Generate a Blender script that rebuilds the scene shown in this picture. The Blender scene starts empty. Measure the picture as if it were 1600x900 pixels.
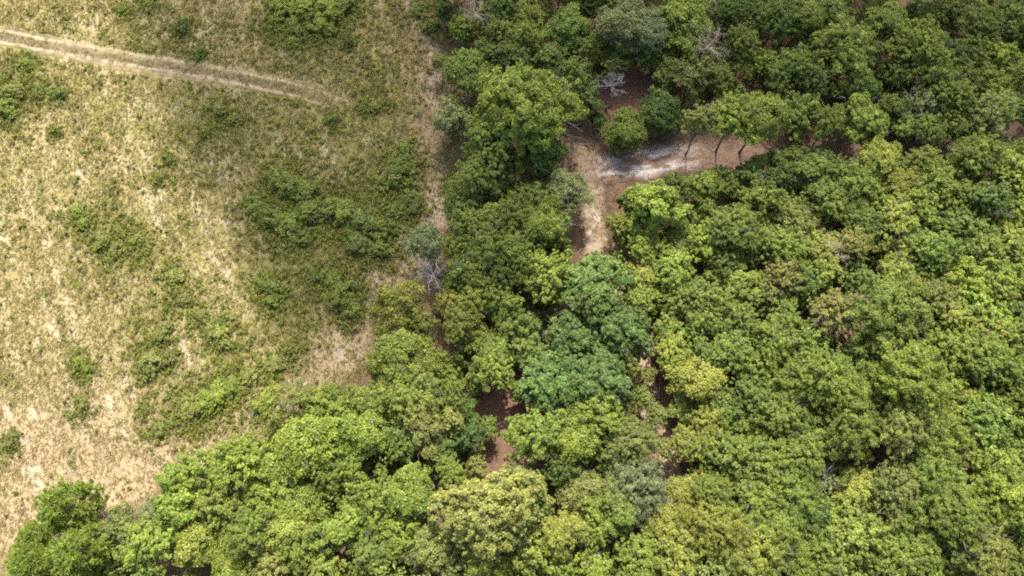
import bpy, math, random
import numpy as np
from mathutils import Vector

SC = bpy.context.scene
COL = SC.collection
RNG = np.random.default_rng(7)
random.seed(7)

# ------------------------------------------------------------------ camera
PITCH, F_PX, CAM_H = math.radians(72.0), 1150.0, 67.0
cam_data = bpy.data.cameras.new("camera")
cam = bpy.data.objects.new("camera", cam_data)
COL.objects.link(cam)
cam.location = (0, 0, CAM_H)
cam.rotation_euler = (math.pi / 2 - PITCH, 0, 0)
cam_data.sensor_width = 36.0
cam_data.lens = 36.0 * F_PX / 1600.0
cam_data.clip_start, cam_data.clip_end = 0.5, 5000.0
SC.camera = cam

# ------------------------------------------------------------------ sky, sun, exposure
SUN_EL, SUN_AZ = math.radians(56), math.radians(2)        # azimuth from +Y towards +X
world = bpy.data.worlds.new("World")
SC.world = world
world.use_nodes = True
wn = world.node_tree
bg = wn.nodes["Background"]
sky = wn.nodes.new("ShaderNodeTexSky")
sky.sky_type = 'NISHITA'
sky.sun_disc = False
sky.sun_elevation, sky.sun_rotation = SUN_EL, SUN_AZ
wn.links.new(sky.outputs[0], bg.inputs[0])
sky.air_density, sky.dust_density, sky.ozone_density = 0.8, 3.5, 0.6          # a humid, whitish sky
bg.inputs[1].default_value = 0.15
TO_SUN = Vector((math.sin(SUN_AZ) * math.cos(SUN_EL), math.cos(SUN_AZ) * math.cos(SUN_EL), math.sin(SUN_EL)))
sun_data = bpy.data.lights.new("sun", 'SUN')
sun_data.energy = 4.0
sun_data.angle = math.radians(0.5)
sun_data.color = (1.0, 0.95, 0.86)
sun = bpy.data.objects.new("sun", sun_data)
COL.objects.link(sun)
sun.rotation_euler = (-TO_SUN).to_track_quat('-Z', 'Y').to_euler()
sun.location = TO_SUN * 600
SC.view_settings.view_transform = 'Standard'
SC.view_settings.look = 'None'
SC.view_settings.exposure = 1.2
SC.view_settings.gamma = 1.0
SC.render.engine = 'CYCLES'
SC.cycles.max_bounces = 6
SC.cycles.diffuse_bounces = 3
SC.cycles.transmission_bounces = 4
SC.cycles.volume_bounces = 0
SC.cycles.use_denoising = False
SC.cycles.pixel_filter_type = 'BLACKMAN_HARRIS'
SC.cycles.filter_width = 2.0
SC.cycles.sample_clamp_indirect = 4.0

# ------------------------------------------------------------------ helpers
SP, CP = math.sin(PITCH), math.cos(PITCH)

def at(px, py, z=0.0):
    """A pixel of the 1600 x 900 photograph -> the world point seen there at height z."""
    u, v = (px - 800.0) / F_PX, (450.0 - py) / F_PX
    t = (CAM_H - z) / (SP - v * CP)
    return np.array([u * t, (CP + v * SP) * t, z])

def depth_at(py, z=0.0):
    return (CAM_H - z) / (SP - (450.0 - py) / F_PX * CP)

def hash2(ix, iy, seed):
    h = (ix.astype(np.int64) * 374761393 + iy.astype(np.int64) * 668265263 + seed * 1442695041) & 0xFFFFFFFF
    h = ((h ^ (h >> 13)) * 1274126177) & 0xFFFFFFFF
    return ((h ^ (h >> 16)) & 0xFFFFFF) / float(0xFFFFFF)

def vnoise(x, y, s, seed):
    x, y = np.asarray(x) / s, np.asarray(y) / s
    ix, iy = np.floor(x), np.floor(y)
    fx, fy = x - ix, y - iy
    fx, fy = fx * fx * (3 - 2 * fx), fy * fy * (3 - 2 * fy)
    a, b = hash2(ix, iy, seed), hash2(ix + 1, iy, seed)
    c, d = hash2(ix, iy + 1, seed), hash2(ix + 1, iy + 1, seed)
    return (a * (1 - fx) + b * fx) * (1 - fy) + (c * (1 - fx) + d * fx) * fy

def fbm(x, y, s, seed, octs=4):
    t, a, n = 0.0, 1.0, 0.0
    for k in range(octs):
        t = t + a * vnoise(x, y, s / 2 ** k, seed + 17 * k)
        n += a
        a *= 0.55
    return t / n

def sstep(a, b, x):
    t = np.clip((x - a) / (b - a), 0, 1)
    return t * t * (3 - 2 * t)

def poly_sdf(X, Y, pts):
    """Signed distance to a closed polygon, negative inside."""
    pts = np.asarray(pts, float)
    d = np.full(X.shape, 1e9)
    inside = np.zeros(X.shape, bool)
    n = len(pts)
    for i in range(n):
        ax, ay = pts[i]
        bx, by = pts[(i + 1) % n]
        ex, ey = bx - ax, by - ay
        t = np.clip(((X - ax) * ex + (Y - ay) * ey) / (ex * ex + ey * ey + 1e-9), 0, 1)
        d = np.minimum(d, np.hypot(X - ax - t * ex, Y - ay - t * ey))
        cond = (ay > Y) != (by > Y)
        xi = ax + (Y - ay) * ex / (ey if abs(ey) > 1e-9 else 1e-9)
        inside ^= cond & (X < xi)
    return np.where(inside, -d, d)

def line_dist(X, Y, pts):
    """(distance to a polyline, signed offset across it, length along it)."""
    best = np.full(X.shape, 1e9)
    off = np.zeros(X.shape)
    run = np.zeros(X.shape)
    acc = 0.0
    for (ax, ay), (bx, by) in zip(pts[:-1], pts[1:]):
        ex, ey = bx - ax, by - ay
        L = math.hypot(ex, ey)
        t = np.clip(((X - ax) * ex + (Y - ay) * ey) / (L * L), 0, 1)
        d = np.hypot(X - ax - t * ex, Y - ay - t * ey)
        s = ((X - ax) * -ey + (Y - ay) * ex) / L
        m = d < best
        best = np.where(m, d, best)
        off = np.where(m, s, off)
        run = np.where(m, acc + t * L, run)
        acc += L
    return best, off, run

def mesh_from(name, verts, faces, tint=None, mat=None, attr="tint", domain='FACE', smooth=False):
    """verts (n,3), faces (m,k) all with the same k; tint (m or n, 3) as a vector attribute."""
    verts = np.asarray(verts, np.float32)
    faces = np.asarray(faces, np.int32)
    m, k = faces.shape
    me = bpy.data.meshes.new(name)
    me.vertices.add(len(verts))
    me.vertices.foreach_set("co", verts.ravel())
    me.loops.add(m * k)
    me.loops.foreach_set("vertex_index", faces.ravel())
    me.polygons.add(m)
    me.polygons.foreach_set("loop_start", np.arange(0, m * k, k, dtype=np.int32))
    if tint is not None:
        a = me.attributes.new(attr, 'FLOAT_VECTOR', domain)
        a.data.foreach_set("vector", np.asarray(tint, np.float32).ravel())
    me.update(calc_edges=True)
    if smooth:
        me.polygons.foreach_set("use_smooth", np.ones(m, bool))
    if mat is not None:
        me.materials.append(mat)
    return me

def link(name, me, parent=None, **props):
    o = bpy.data.objects.new(name, me)
    COL.objects.link(o)
    if parent is not None:
        o.parent = parent
    for k, v in props.items():
        o[k] = v
    return o

def unit(v):
    return v / (np.linalg.norm(v, axis=-1, keepdims=True) + 1e-9)

# ------------------------------------------------------------------ materials
def new_mat(name):
    m = bpy.data.materials.new(name)
    m.use_nodes = True
    nt = m.node_tree
    for n in list(nt.nodes):
        nt.nodes.remove(n)
    out = nt.nodes.new("ShaderNodeOutputMaterial")
    return m, nt, out

def math_node(nt, op, a, b=None, clamp=False):
    n = nt.nodes.new("ShaderNodeMath")
    n.operation = op
    n.use_clamp = clamp
    for i, v in enumerate((a, b)):
        if v is None:
            continue
        if isinstance(v, (int, float)):
            n.inputs[i].default_value = v
        else:
            nt.links.new(v, n.inputs[i])
    return n.outputs[0]

def mix_col(nt, fac, a, b, blend='MIX'):
    n = nt.nodes.new("ShaderNodeMix")
    n.data_type = 'RGBA'
    n.blend_type = blend
    for sock, v in ((n.inputs[0], fac), (n.inputs[6], a), (n.inputs[7], b)):
        if isinstance(v, (int, float)):
            sock.default_value = v
        elif isinstance(v, tuple):
            sock.default_value = (*v, 1)
        else:
            nt.links.new(v, sock)
    return n.outputs[2]

def leaf_surface(nt, out, col, transl=0.42, gloss=0.024):
    d = nt.nodes.new("ShaderNodeBsdfDiffuse")
    t = nt.nodes.new("ShaderNodeBsdfTranslucent")
    g = nt.nodes.new("ShaderNodeBsdfGlossy")
    g.inputs["Roughness"].default_value = 0.55
    g.inputs["Color"].default_value = (0.75, 0.8, 0.6, 1)
    nt.links.new(col, d.inputs["Color"])
    warm = mix_col(nt, 1.0, col, (1.18, 1.12, 0.72), 'MULTIPLY')
    nt.links.new(warm, t.inputs["Color"])
    m1 = nt.nodes.new("ShaderNodeMixShader")
    m1.inputs[0].default_value = transl
    nt.links.new(d.outputs[0], m1.inputs[1])
    nt.links.new(t.outputs[0], m1.inputs[2])
    m2 = nt.nodes.new("ShaderNodeMixShader")
    m2.inputs[0].default_value = gloss
    nt.links.new(m1.outputs[0], m2.inputs[1])
    nt.links.new(g.outputs[0], m2.inputs[2])
    nt.links.new(m2.outputs[0], out.inputs[0])

def make_leaf_material():
    """Leaf colour = the plant's own colour, varied leaf by leaf and spray by spray; alpha = the share that is still green."""
    m, nt, out = new_mat("leaves")
    oi = nt.nodes.new("ShaderNodeObjectInfo")
    at_ = nt.nodes.new("ShaderNodeAttribute")
    at_.attribute_name = "tint"
    sep = nt.nodes.new("ShaderNodeSeparateXYZ")
    nt.links.new(at_.outputs["Vector"], sep.inputs[0])
    leaf, spray = sep.outputs[0], sep.outputs[1]
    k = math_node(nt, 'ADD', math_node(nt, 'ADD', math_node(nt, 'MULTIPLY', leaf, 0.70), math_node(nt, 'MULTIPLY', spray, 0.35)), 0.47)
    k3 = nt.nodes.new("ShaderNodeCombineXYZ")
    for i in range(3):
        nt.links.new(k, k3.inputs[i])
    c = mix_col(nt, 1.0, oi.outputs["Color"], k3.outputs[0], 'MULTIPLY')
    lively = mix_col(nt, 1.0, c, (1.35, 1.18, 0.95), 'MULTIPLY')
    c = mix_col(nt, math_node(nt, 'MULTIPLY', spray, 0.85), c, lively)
    turn = math_node(nt, 'ADD', math_node(nt, 'MULTIPLY', spray, 0.7), math_node(nt, 'MULTIPLY', leaf, 0.3))
    is_turned = math_node(nt, 'GREATER_THAN', turn, oi.outputs["Alpha"])
    yel = mix_col(nt, leaf, (0.40, 0.37, 0.075), (0.34, 0.37, 0.075))
    c = mix_col(nt, is_turned, c, yel)
    withered = math_node(nt, 'GREATER_THAN', sep.outputs[2], 0.965)
    c = mix_col(nt, withered, c, (0.26, 0.18, 0.09))
    leaf_surface(nt, out, c)
    return m

def make_tinted_leaf_material(name, transl=0.3):
    """Colour straight from the tint attribute (grass blades, weeds, undergrowth)."""
    m, nt, out = new_mat(name)
    a = nt.nodes.new("ShaderNodeAttribute")
    a.attribute_name = "tint"
    leaf_surface(nt, out, a.outputs["Color"], transl, 0.015)
    return m

def make_bark(name, dark, pale, scale=9.0):
    m, nt, out = new_mat(name)
    b = nt.nodes.new("ShaderNodeBsdfPrincipled")
    b.inputs["Roughness"].default_value = 0.85
    tc = nt.nodes.new("ShaderNodeTexCoord")
    n = nt.nodes.new("ShaderNodeTexNoise")
    n.inputs["Scale"].default_value = scale
    n.inputs["Detail"].default_value = 5
    nt.links.new(tc.outputs["Object"], n.inputs["Vector"])
    c = mix_col(nt, n.outputs[0], dark, pale)
    nt.links.new(c, b.inputs["Base Color"])
    bp = nt.nodes.new("ShaderNodeBump")
    bp.inputs["Strength"].default_value = 0.5
    nt.links.new(n.outputs[0], bp.inputs["Height"])
    nt.links.new(bp.outputs[0], b.inputs["Normal"])
    nt.links.new(b.outputs[0], out.inputs[0])
    return m

def make_soil(name):
    m, nt, out = new_mat(name)
    a = nt.nodes.new("ShaderNodeAttribute")
    a.attribute_name = "soil"
    geo = nt.nodes.new("ShaderNodeNewGeometry")
    b = nt.nodes.new("ShaderNodeBsdfPrincipled")
    b.inputs["Roughness"].default_value = 0.95
    b.inputs["Specular IOR Level"].default_value = 0.1
    n1 = nt.nodes.new("ShaderNodeTexNoise")
    n1.inputs["Scale"].default_value = 2.6
    n1.inputs["Detail"].default_value = 7
    n1.inputs["Roughness"].default_value = 0.75
    nt.links.new(geo.outputs["Position"], n1.inputs["Vector"])
    n2 = nt.nodes.new("ShaderNodeTexNoise")
    n2.inputs["Scale"].default_value = 11.0
    n2.inputs["Detail"].default_value = 3
    nt.links.new(geo.outputs["Position"], n2.inputs["Vector"])
    s = math_node(nt, 'ADD', math_node(nt, 'MULTIPLY', n1.outputs[0], 1.3), math_node(nt, 'MULTIPLY', n2.outputs[0], 0.7))
    k3 = nt.nodes.new("ShaderNodeCombineXYZ")
    for i in range(3):
        nt.links.new(s, k3.inputs[i])
    c = mix_col(nt, 1.0, a.outputs["Color"], k3.outputs[0], 'MULTIPLY')
    nt.links.new(c, b.inputs["Base Color"])
    bp = nt.nodes.new("ShaderNodeBump")
    bp.inputs["Strength"].default_value = 0.6
    bp.inputs["Distance"].default_value = 0.08
    nt.links.new(s, bp.inputs["Height"])
    nt.links.new(bp.outputs[0], b.inputs["Normal"])
    nt.links.new(b.outputs[0], out.inputs[0])
    return m

LEAF = make_leaf_material()
GRASS = make_tinted_leaf_material("grass_blades", 0.3)
WEED = make_tinted_leaf_material("weed_leaves", 0.35)
BARK = make_bark("bark", (0.07, 0.055, 0.045), (0.20, 0.17, 0.14))
DEADWOOD = make_bark("dead_wood", (0.13, 0.118, 0.105), (0.33, 0.305, 0.28))
TANWOOD = make_bark("dry_twigs", (0.20, 0.17, 0.10), (0.44, 0.38, 0.25))
SOIL = make_soil("soil")

# ------------------------------------------------------------------ the lie of the land (read off the photograph, held in metres)
def gp(*pts):
    return [tuple(at(x, y)[:2]) for x, y in pts]

WOODS = gp((640, -260), (676, 0), (692, 60), (702, 130), (694, 200), (700, 300), (690, 360), (690, 420), (660, 470), (590, 470),
           (580, 560), (520, 610), (450, 640), (400, 700), (340, 745), (250, 775), (180, 815), (70, 830), (10, 880), (-120, 1000),
           (-120, 1250), (2600, 1250), (2600, -260))
TRACK = gp((-260, 16), (0, 54), (100, 76), (200, 97), (300, 110), (390, 124), (480, 142), (560, 172), (620, 205))
SAND_ROAD = gp((905, 262), (950, 262), (1000, 256), (1060, 244), (1150, 241), (1250, 246), (1330, 241), (1450, 238), (1600, 228), (2000, 190))
SAND_TRAIL = gp((905, 215), (908, 255), (926, 300), (930, 350), (928, 410), (955, 450), (985, 500), (1000, 560), (1012, 620), (1030, 680), (1052, 740), (1060, 820))
LITTER_LANE = gp((985, 60), (985, 110), (975, 150), (940, 185), (905, 225))
EDGE_PATH = gp((625, -40), (640, 10), (665, 55), (680, 90), (672, 150), (668, 230), (678, 310), (672, 370), (640, 430))
R0, R1 = at(68, 367), at(110, 473)
ROW = (R1 - R0)[:2] / np.linalg.norm((R1 - R0)[:2])           # direction of the old planting rows
SAND_SPOTS = [  # x, y, half length along the row, half width (photo px)
    (148, 38, 9, 22), (125, 92, 22, 7), (135, 115, 16, 5), (305, 318, 22, 9), (322, 360, 16, 7), (345, 415, 24, 12), (350, 340, 9, 9),
    (72, 375, 20, 7), (85, 420, 26, 7), (105, 470, 22, 7), (67, 467, 18, 8), (112, 515, 18, 7), (88, 520, 18, 6), (102, 575, 20, 7),
    (200, 605, 20, 11), (310, 530, 16, 10), (290, 550, 26, 12), (225, 245, 18, 8), (190, 258, 16, 10), (125, 270, 14, 7), (230, 310, 14, 8),
    (185, 430, 18, 8), (70, 205, 14, 7), (120, 190, 16, 5), (12, 640, 18, 8), (50, 640, 12, 8), (25, 700, 14, 8), (210, 150, 14, 6),
    (240, 340, 14, 10), (250, 350, 12, 10), (480, 250, 26, 10), (515, 240, 18, 8), (595, 255, 20, 12), (570, 215, 14, 8), (540, 280, 12, 10),
    (400, 70, 10, 8), (440, 85, 8, 6), (300, 62, 9, 20), (255, 55, 7, 14), (590, 430, 14, 12), (530, 555, 10, 16), (60, 540, 14, 6), (140, 360, 12, 6),
]
GREEN_SPOTS = [  # leafy low growth in the field: x, y, radius, weight
    (490, 25, 75, 1), (440, 60, 40, .6), (450, 300, 60, .9), (520, 340, 90, 1), (590, 370, 55, .9), (540, 455, 45, .9), (440, 445, 60, .5),
    (470, 480, 60, .5), (350, 190, 90, .35), (380, 220, 60, .5), (630, 260, 45, .8), (30, 120, 50, .9), (15, 170, 40, .8), (160, 360, 50, .7),
    (210, 390, 50, .5), (240, 560, 45, .6), (310, 630, 60, .7), (340, 520, 40, .5), (270, 440, 50, .4), (520, 180, 70, .4), (600, 130, 60, .4),
    (560, 60, 90, .4), (380, 560, 60, .5), (400, 590, 50, .5), (120, 570, 25, .5), (300, 480, 60, .35), (420, 200, 90, .3), (60, 60, 60, .25), (240, 20, 100, .3),
]

def furrow_phase(X, Y):
    return X * -ROW[1] + Y * ROW[0]

def height(X, Y):
    X, Y = np.asarray(X, float), np.asarray(Y, float)
    z = 0.35 * (fbm(X, Y, 14.0, 3, 3) - 0.5) + 0.10 * (fbm(X, Y, 1.6, 5, 2) - 0.5)
    field = sstep(0.5, 3.0, poly_sdf(X, Y, WOODS))
    z = z + field * 0.07 * np.sin(furrow_phase(X, Y) * 2 * math.pi / 3.1 + 2 * fbm(X, Y, 9, 31, 2))
    d, o, r = line_dist(X, Y, TRACK)
    return z - 0.06 * np.exp(-((np.abs(o) - 0.70) / 0.25) ** 2) * (d < 2.5)

def blend(c, m, col):
    return c * (1 - m[..., None]) + np.asarray(col) * m[..., None]

def soil_colour(X, Y):
    n1, n2, n3 = fbm(X, Y, 7, 11, 4), fbm(X, Y, 2.2, 13, 4), fbm(X, Y, 0.8, 15, 3)
    sd = poly_sdf(X, Y, WOODS) + 2.2 * (n2 - 0.5)
    c = np.zeros(X.shape + (3,)) + np.array([0.245, 0.202, 0.090])                    # dry grass thatch
    c = blend(c, sstep(0.42, 0.70, n1), (0.180, 0.165, 0.055))
    c = blend(c, 0.7 * sstep(0.5, 0.75, n3), (0.33, 0.27, 0.16))
    px_tan = at(120, 700)
    c = blend(c, 0.65 * np.exp(-(((X - px_tan[0]) / 13) ** 2 + ((Y - px_tan[1]) / 7) ** 2)), (0.32, 0.245, 0.155))   # pinkish dead grass
    d, o, r = line_dist(X, Y, EDGE_PATH)
    c = blend(c, 0.9 * np.exp(-(d / 2.4) ** 2) * sstep(0.2, 0.6, n2 + 0.2), (0.185, 0.125, 0.085))
    band = np.exp(-((sd - 2.5) / 3.2) ** 2) * sstep(46, 30, Y)
    c = blend(c, 0.8 * band, (0.315, 0.24, 0.15))
    c = blend(c, 0.5 * np.exp(-(d / 0.8) ** 2) * sstep(0.45, 0.62, n2), (0.33, 0.28, 0.24))
    green = np.zeros(X.shape)
    for x, y, rr, w in GREEN_SPOTS:
        p, k = at(x, y), depth_at(y) / F_PX
        green = np.maximum(green, w * np.exp(-((X - p[0]) ** 2 + ((Y - p[1]) / 1.15) ** 2) / (rr * k) ** 2))
    green = green * (0.4 + 1.1 * n2)
    c = blend(c, np.clip(0.8 * green, 0, 0.9), (0.075, 0.085, 0.022))
    # bare sand along the old rows
    sand = np.zeros(X.shape)
    for x, y, a, b in SAND_SPOTS:
        p, k = at(x, y), depth_at(y) / F_PX
        al = ((X - p[0]) * ROW[0] + (Y - p[1]) * ROW[1]) / (a * k * 2.0)
        ac = ((X - p[0]) * -ROW[1] + (Y - p[1]) * ROW[0]) / (b * k * 0.9)
        sand = np.maximum(sand, np.exp(-(al ** 2 + ac ** 2)))
    U, V = furrow_phase(X, Y), X * ROW[0] + Y * ROW[1]
    streak = fbm(U * 2.2, V * 0.35, 1.6, 41, 3)
    wob = 0.9 * fbm(X, Y, 8, 33, 2)
    row = np.exp(-(np.sin((U + wob) * math.pi / 2.9) / 0.30) ** 2) * sstep(0.50, 0.68, fbm(U * 0.8, V * 0.28, 1.9, 43, 3))
    sand = np.maximum(sand, np.maximum(0.75 * sstep(0.64, 0.78, streak), 0.85 * row) * (1 - np.clip(green * 2, 0, 1)))
    n4 = fbm(X + 3 * n3, Y, 0.62, 19, 4)
    sand = sstep(0.25, 0.80, sand * (0.15 + 1.5 * n4))
    c = blend(c, 0.56 * sand, (0.40, 0.335, 0.235))
    # the woods: brown litter with darker mould
    lit = np.array([0.145, 0.094, 0.062]) * (0.55 + 0.9 * n2)[..., None]
    lit = blend(lit, 0.6 * sstep(0.52, 0.7, n3), (0.21, 0.125, 0.075))
    inw = 1 - sstep(-1.2, 1.0, sd)
    c = c * (1 - inw[..., None]) + lit * inw[..., None]
    d, o, r = line_dist(X, Y, LITTER_LANE)
    c = blend(c, 0.8 * np.exp(-(d / 2.4) ** 2), (0.165, 0.09, 0.06))
    p = at(795, 640)
    c = blend(c, 0.8 * np.exp(-(((X - p[0]) / 2.6) ** 2 + ((Y - p[1]) / 3.6) ** 2)), (0.140, 0.080, 0.054))
    p = at(905, 235)
    c = blend(c, 0.9 * np.exp(-(((X - p[0]) / 3.6) ** 2 + ((Y - p[1]) / 4.4) ** 2)), (0.28, 0.185, 0.125))
    return c

TRACK_D = 1.75
def near_tracks(X, Y):
    d1 = line_dist(X, Y, TRACK)[0]
    d2 = line_dist(X, Y, SAND_ROAD)[0]
    d3 = line_dist(X, Y, SAND_TRAIL)[0]
    return np.minimum(np.minimum(d1 / 1.35, d2 / 2.5), d3 / 1.3)

def axis(lo, hi, step, far):
    a = list(np.arange(lo, hi + step * 0.5, step))
    s = step
    while a[-1] < far:
        s *= 1.6
        a.append(a[-1] + s)
    s = step
    while a[0] > -far:
        s *= 1.6
        a.insert(0, a[0] - s)
    return np.array(a)

def grid_mesh(name, X, Y, Z, col, mat):
    ny, nx = X.shape
    idx = np.arange(nx * ny).reshape(ny, nx)
    f = np.stack([idx[:-1, :-1], idx[:-1, 1:], idx[1:, 1:], idx[1:, :-1]], -1).reshape(-1, 4)
    return mesh_from(name, np.stack([X, Y, Z], -1).reshape(-1, 3), f, col.reshape(-1, 3), mat, "soil", 'POINT', True)

gx, gy = axis(-66, 66, 0.33, 2500), axis(-10, 80, 0.33, 2500)
GX, GY = np.meshgrid(gx, gy)
GZ = height(GX, GY) - 0.07 * (1 - sstep(0.8, 1.15, near_tracks(GX, GY)))
link("ground", grid_mesh("ground", GX, GY, GZ, soil_colour(GX, GY), SOIL), kind="structure")

def ribbon(name, pts, half, n_across, colour, seed, fade):
    """A track laid along a polyline: a sheet with ragged edges that follows the ground."""
    pts = np.array(pts)
    seg = np.hypot(*(pts[1:] - pts[:-1]).T)
    s = np.concatenate([[0], np.cumsum(seg)])
    t = np.arange(0, s[-1], 0.22)
    cx, cy = np.interp(t, s, pts[:, 0]), np.interp(t, s, pts[:, 1])
    ker = np.ones(21) / 21
    pad = lambda a: np.convolve(np.concatenate([np.full(10, a[0]), a, np.full(10, a[-1])]), ker, 'valid')
    cx, cy = pad(cx), pad(cy)
    tx, ty = np.gradient(cx), np.gradient(cy)
    L = np.hypot(tx, ty) + 1e-9
    nx_, ny_ = -ty / L, tx / L
    w = np.linspace(-1, 1, n_across)
    hl = half * (0.72 + 0.75 * fbm(t, t * 0 + 3.1, 2.2, seed, 4))
    hr = half * (0.72 + 0.75 * fbm(t, t * 0 + 9.7, 2.2, seed + 5, 4))
    hw = np.where(w[None, :] < 0, hl[:, None], hr[:, None])
    end = np.ones_like(t) if not fade else sstep(0, fade, t[-1] - t)
    off = w[None, :] * hw
    X, Y = cx[:, None] + nx_[:, None] * off, cy[:, None] + ny_[:, None] * off
    Z = height(X, Y) + 0.022 - 0.075 * sstep(0.86, 1.0, np.abs(w))[None, :]
    base = soil_colour(X, Y)
    c = colour(X, Y, off, np.broadcast_to(t[:, None], X.shape))
    k = (1 - sstep(0.55, 1.0, np.abs(w)[None, :] + 0.5 * (fbm(X, Y, 0.7, seed + 9, 3) - 0.5)))
    k = k * end[:, None]
    c = base * (1 - k[..., None]) + c * k[..., None]
    return link(name, grid_mesh(name, X, Y, Z, c, SOIL), kind="structure")

def track_colour(X, Y, off, t):
    c = np.zeros(X.shape + (3,)) + np.array([0.16, 0.125, 0.068])
    c = blend(c, 0.6 * sstep(0.45, 0.7, fbm(X, Y, 0.6, 62, 3)), (0.235, 0.19, 0.105))
    rut = np.exp(-((np.abs(off + 0.25 * np.sin(t * 0.13)) - 0.70) / 0.17) ** 2) * (0.3 + 1.1 * fbm(X, Y, 1.3, 61, 4))
    c = blend(c, np.clip(1.15 * rut, 0, 1), (0.40, 0.325, 0.225))
    return blend(c, 0.6 * sstep(0.52, 0.72, fbm(X, Y, 0.45, 63, 4)), (0.12, 0.088, 0.055))

def road_colour(X, Y, off, t):
    c = np.zeros(X.shape + (3,)) + np.array([0.235, 0.155, 0.105])
    c = blend(c, 0.75 * sstep(19, 25, t), (0.155, 0.095, 0.065))
    white = np.exp(-((t - 6.5) / 4.5) ** 2) + 0.5 * np.exp(-((t - 31) / 2.0) ** 2) + 0.5 * np.exp(-((t - 42) / 2.5) ** 2) + 0.4 * np.exp(-((t - 55) / 3) ** 2)
    white = white * (0.35 + 0.9 * np.exp(-((np.abs(off) - 0.75) / 0.5) ** 2))
    n = fbm(t * 0.55, off * 1.6, 0.9, 65, 5)
    c = blend(c, np.clip(1.25 * white * sstep(0.38, 0.58, n), 0, 1), (0.55, 0.49, 0.43))
    return blend(c, 0.75 * sstep(0.50, 0.66, fbm(t * 0.7, off * 1.7, 0.55, 67, 4)), (0.13, 0.09, 0.065))

def trail_colour(X, Y, off, t):
    c = np.zeros(X.shape + (3,)) + np.array([0.30, 0.22, 0.14])
    p = at(928, 345)
    w = np.exp(-((X - p[0]) ** 2 + (Y - p[1]) ** 2) / 7)
    c = blend(c, np.clip(w * sstep(0.40, 0.62, fbm(X, Y, 0.7, 71, 4)) + 0.4 * sstep(0.6, 0.75, fbm(X, Y, 0.9, 73, 3)), 0, 1), (0.52, 0.45, 0.34))
    return blend(c, 0.7 * sstep(0.50, 0.68, fbm(X, Y, 0.5, 75, 4)), (0.16, 0.115, 0.07))

ribbon("field_track", TRACK, 1.12, 25, track_colour, 81, 20.0)
ribbon("sandy_road", SAND_ROAD, 1.75, 27, road_colour, 83, 0)
ribbon("sandy_trail", SAND_TRAIL, 1.15, 21, trail_colour, 85, 0)

# ------------------------------------------------------------------ plant builders (unit radius, shared meshes)
def leaf_quads(pos, nrm, ln, wd, rng):
    """One pointed, slightly bent leaf per position."""
    n = len(pos)
    t = rng.normal(size=(n, 3))
    t = unit(t - nrm * (t * nrm).sum(1, keepdims=True))
    b = np.cross(nrm, t)
    ln, wd = np.asarray(ln)[:, None] * 0.5, np.asarray(wd)[:, None] * 0.5
    dip = nrm * ln * 0.25
    v = np.stack([pos - t * ln - dip, pos + b * wd, pos + t * ln - dip, pos - b * wd], 1)
    return v.reshape(-1, 3), np.arange(4 * n).reshape(n, 4)

def leaf_tris(pos, nrm, ln, wd, rng):
    n = len(pos)
    t = rng.normal(size=(n, 3))
    t = unit(t - nrm * (t * nrm).sum(1, keepdims=True))
    b = np.cross(nrm, t)
    ln, wd = np.asarray(ln)[:, None] * 0.5, np.asarray(wd)[:, None] * 0.5
    v = np.stack([pos - t * ln * 0.8 + b * wd, pos - t * ln * 0.8 - b * wd, pos + t * ln], 1)
    return v.reshape(-1, 3), np.arange(3 * n).reshape(n, 3)

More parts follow.
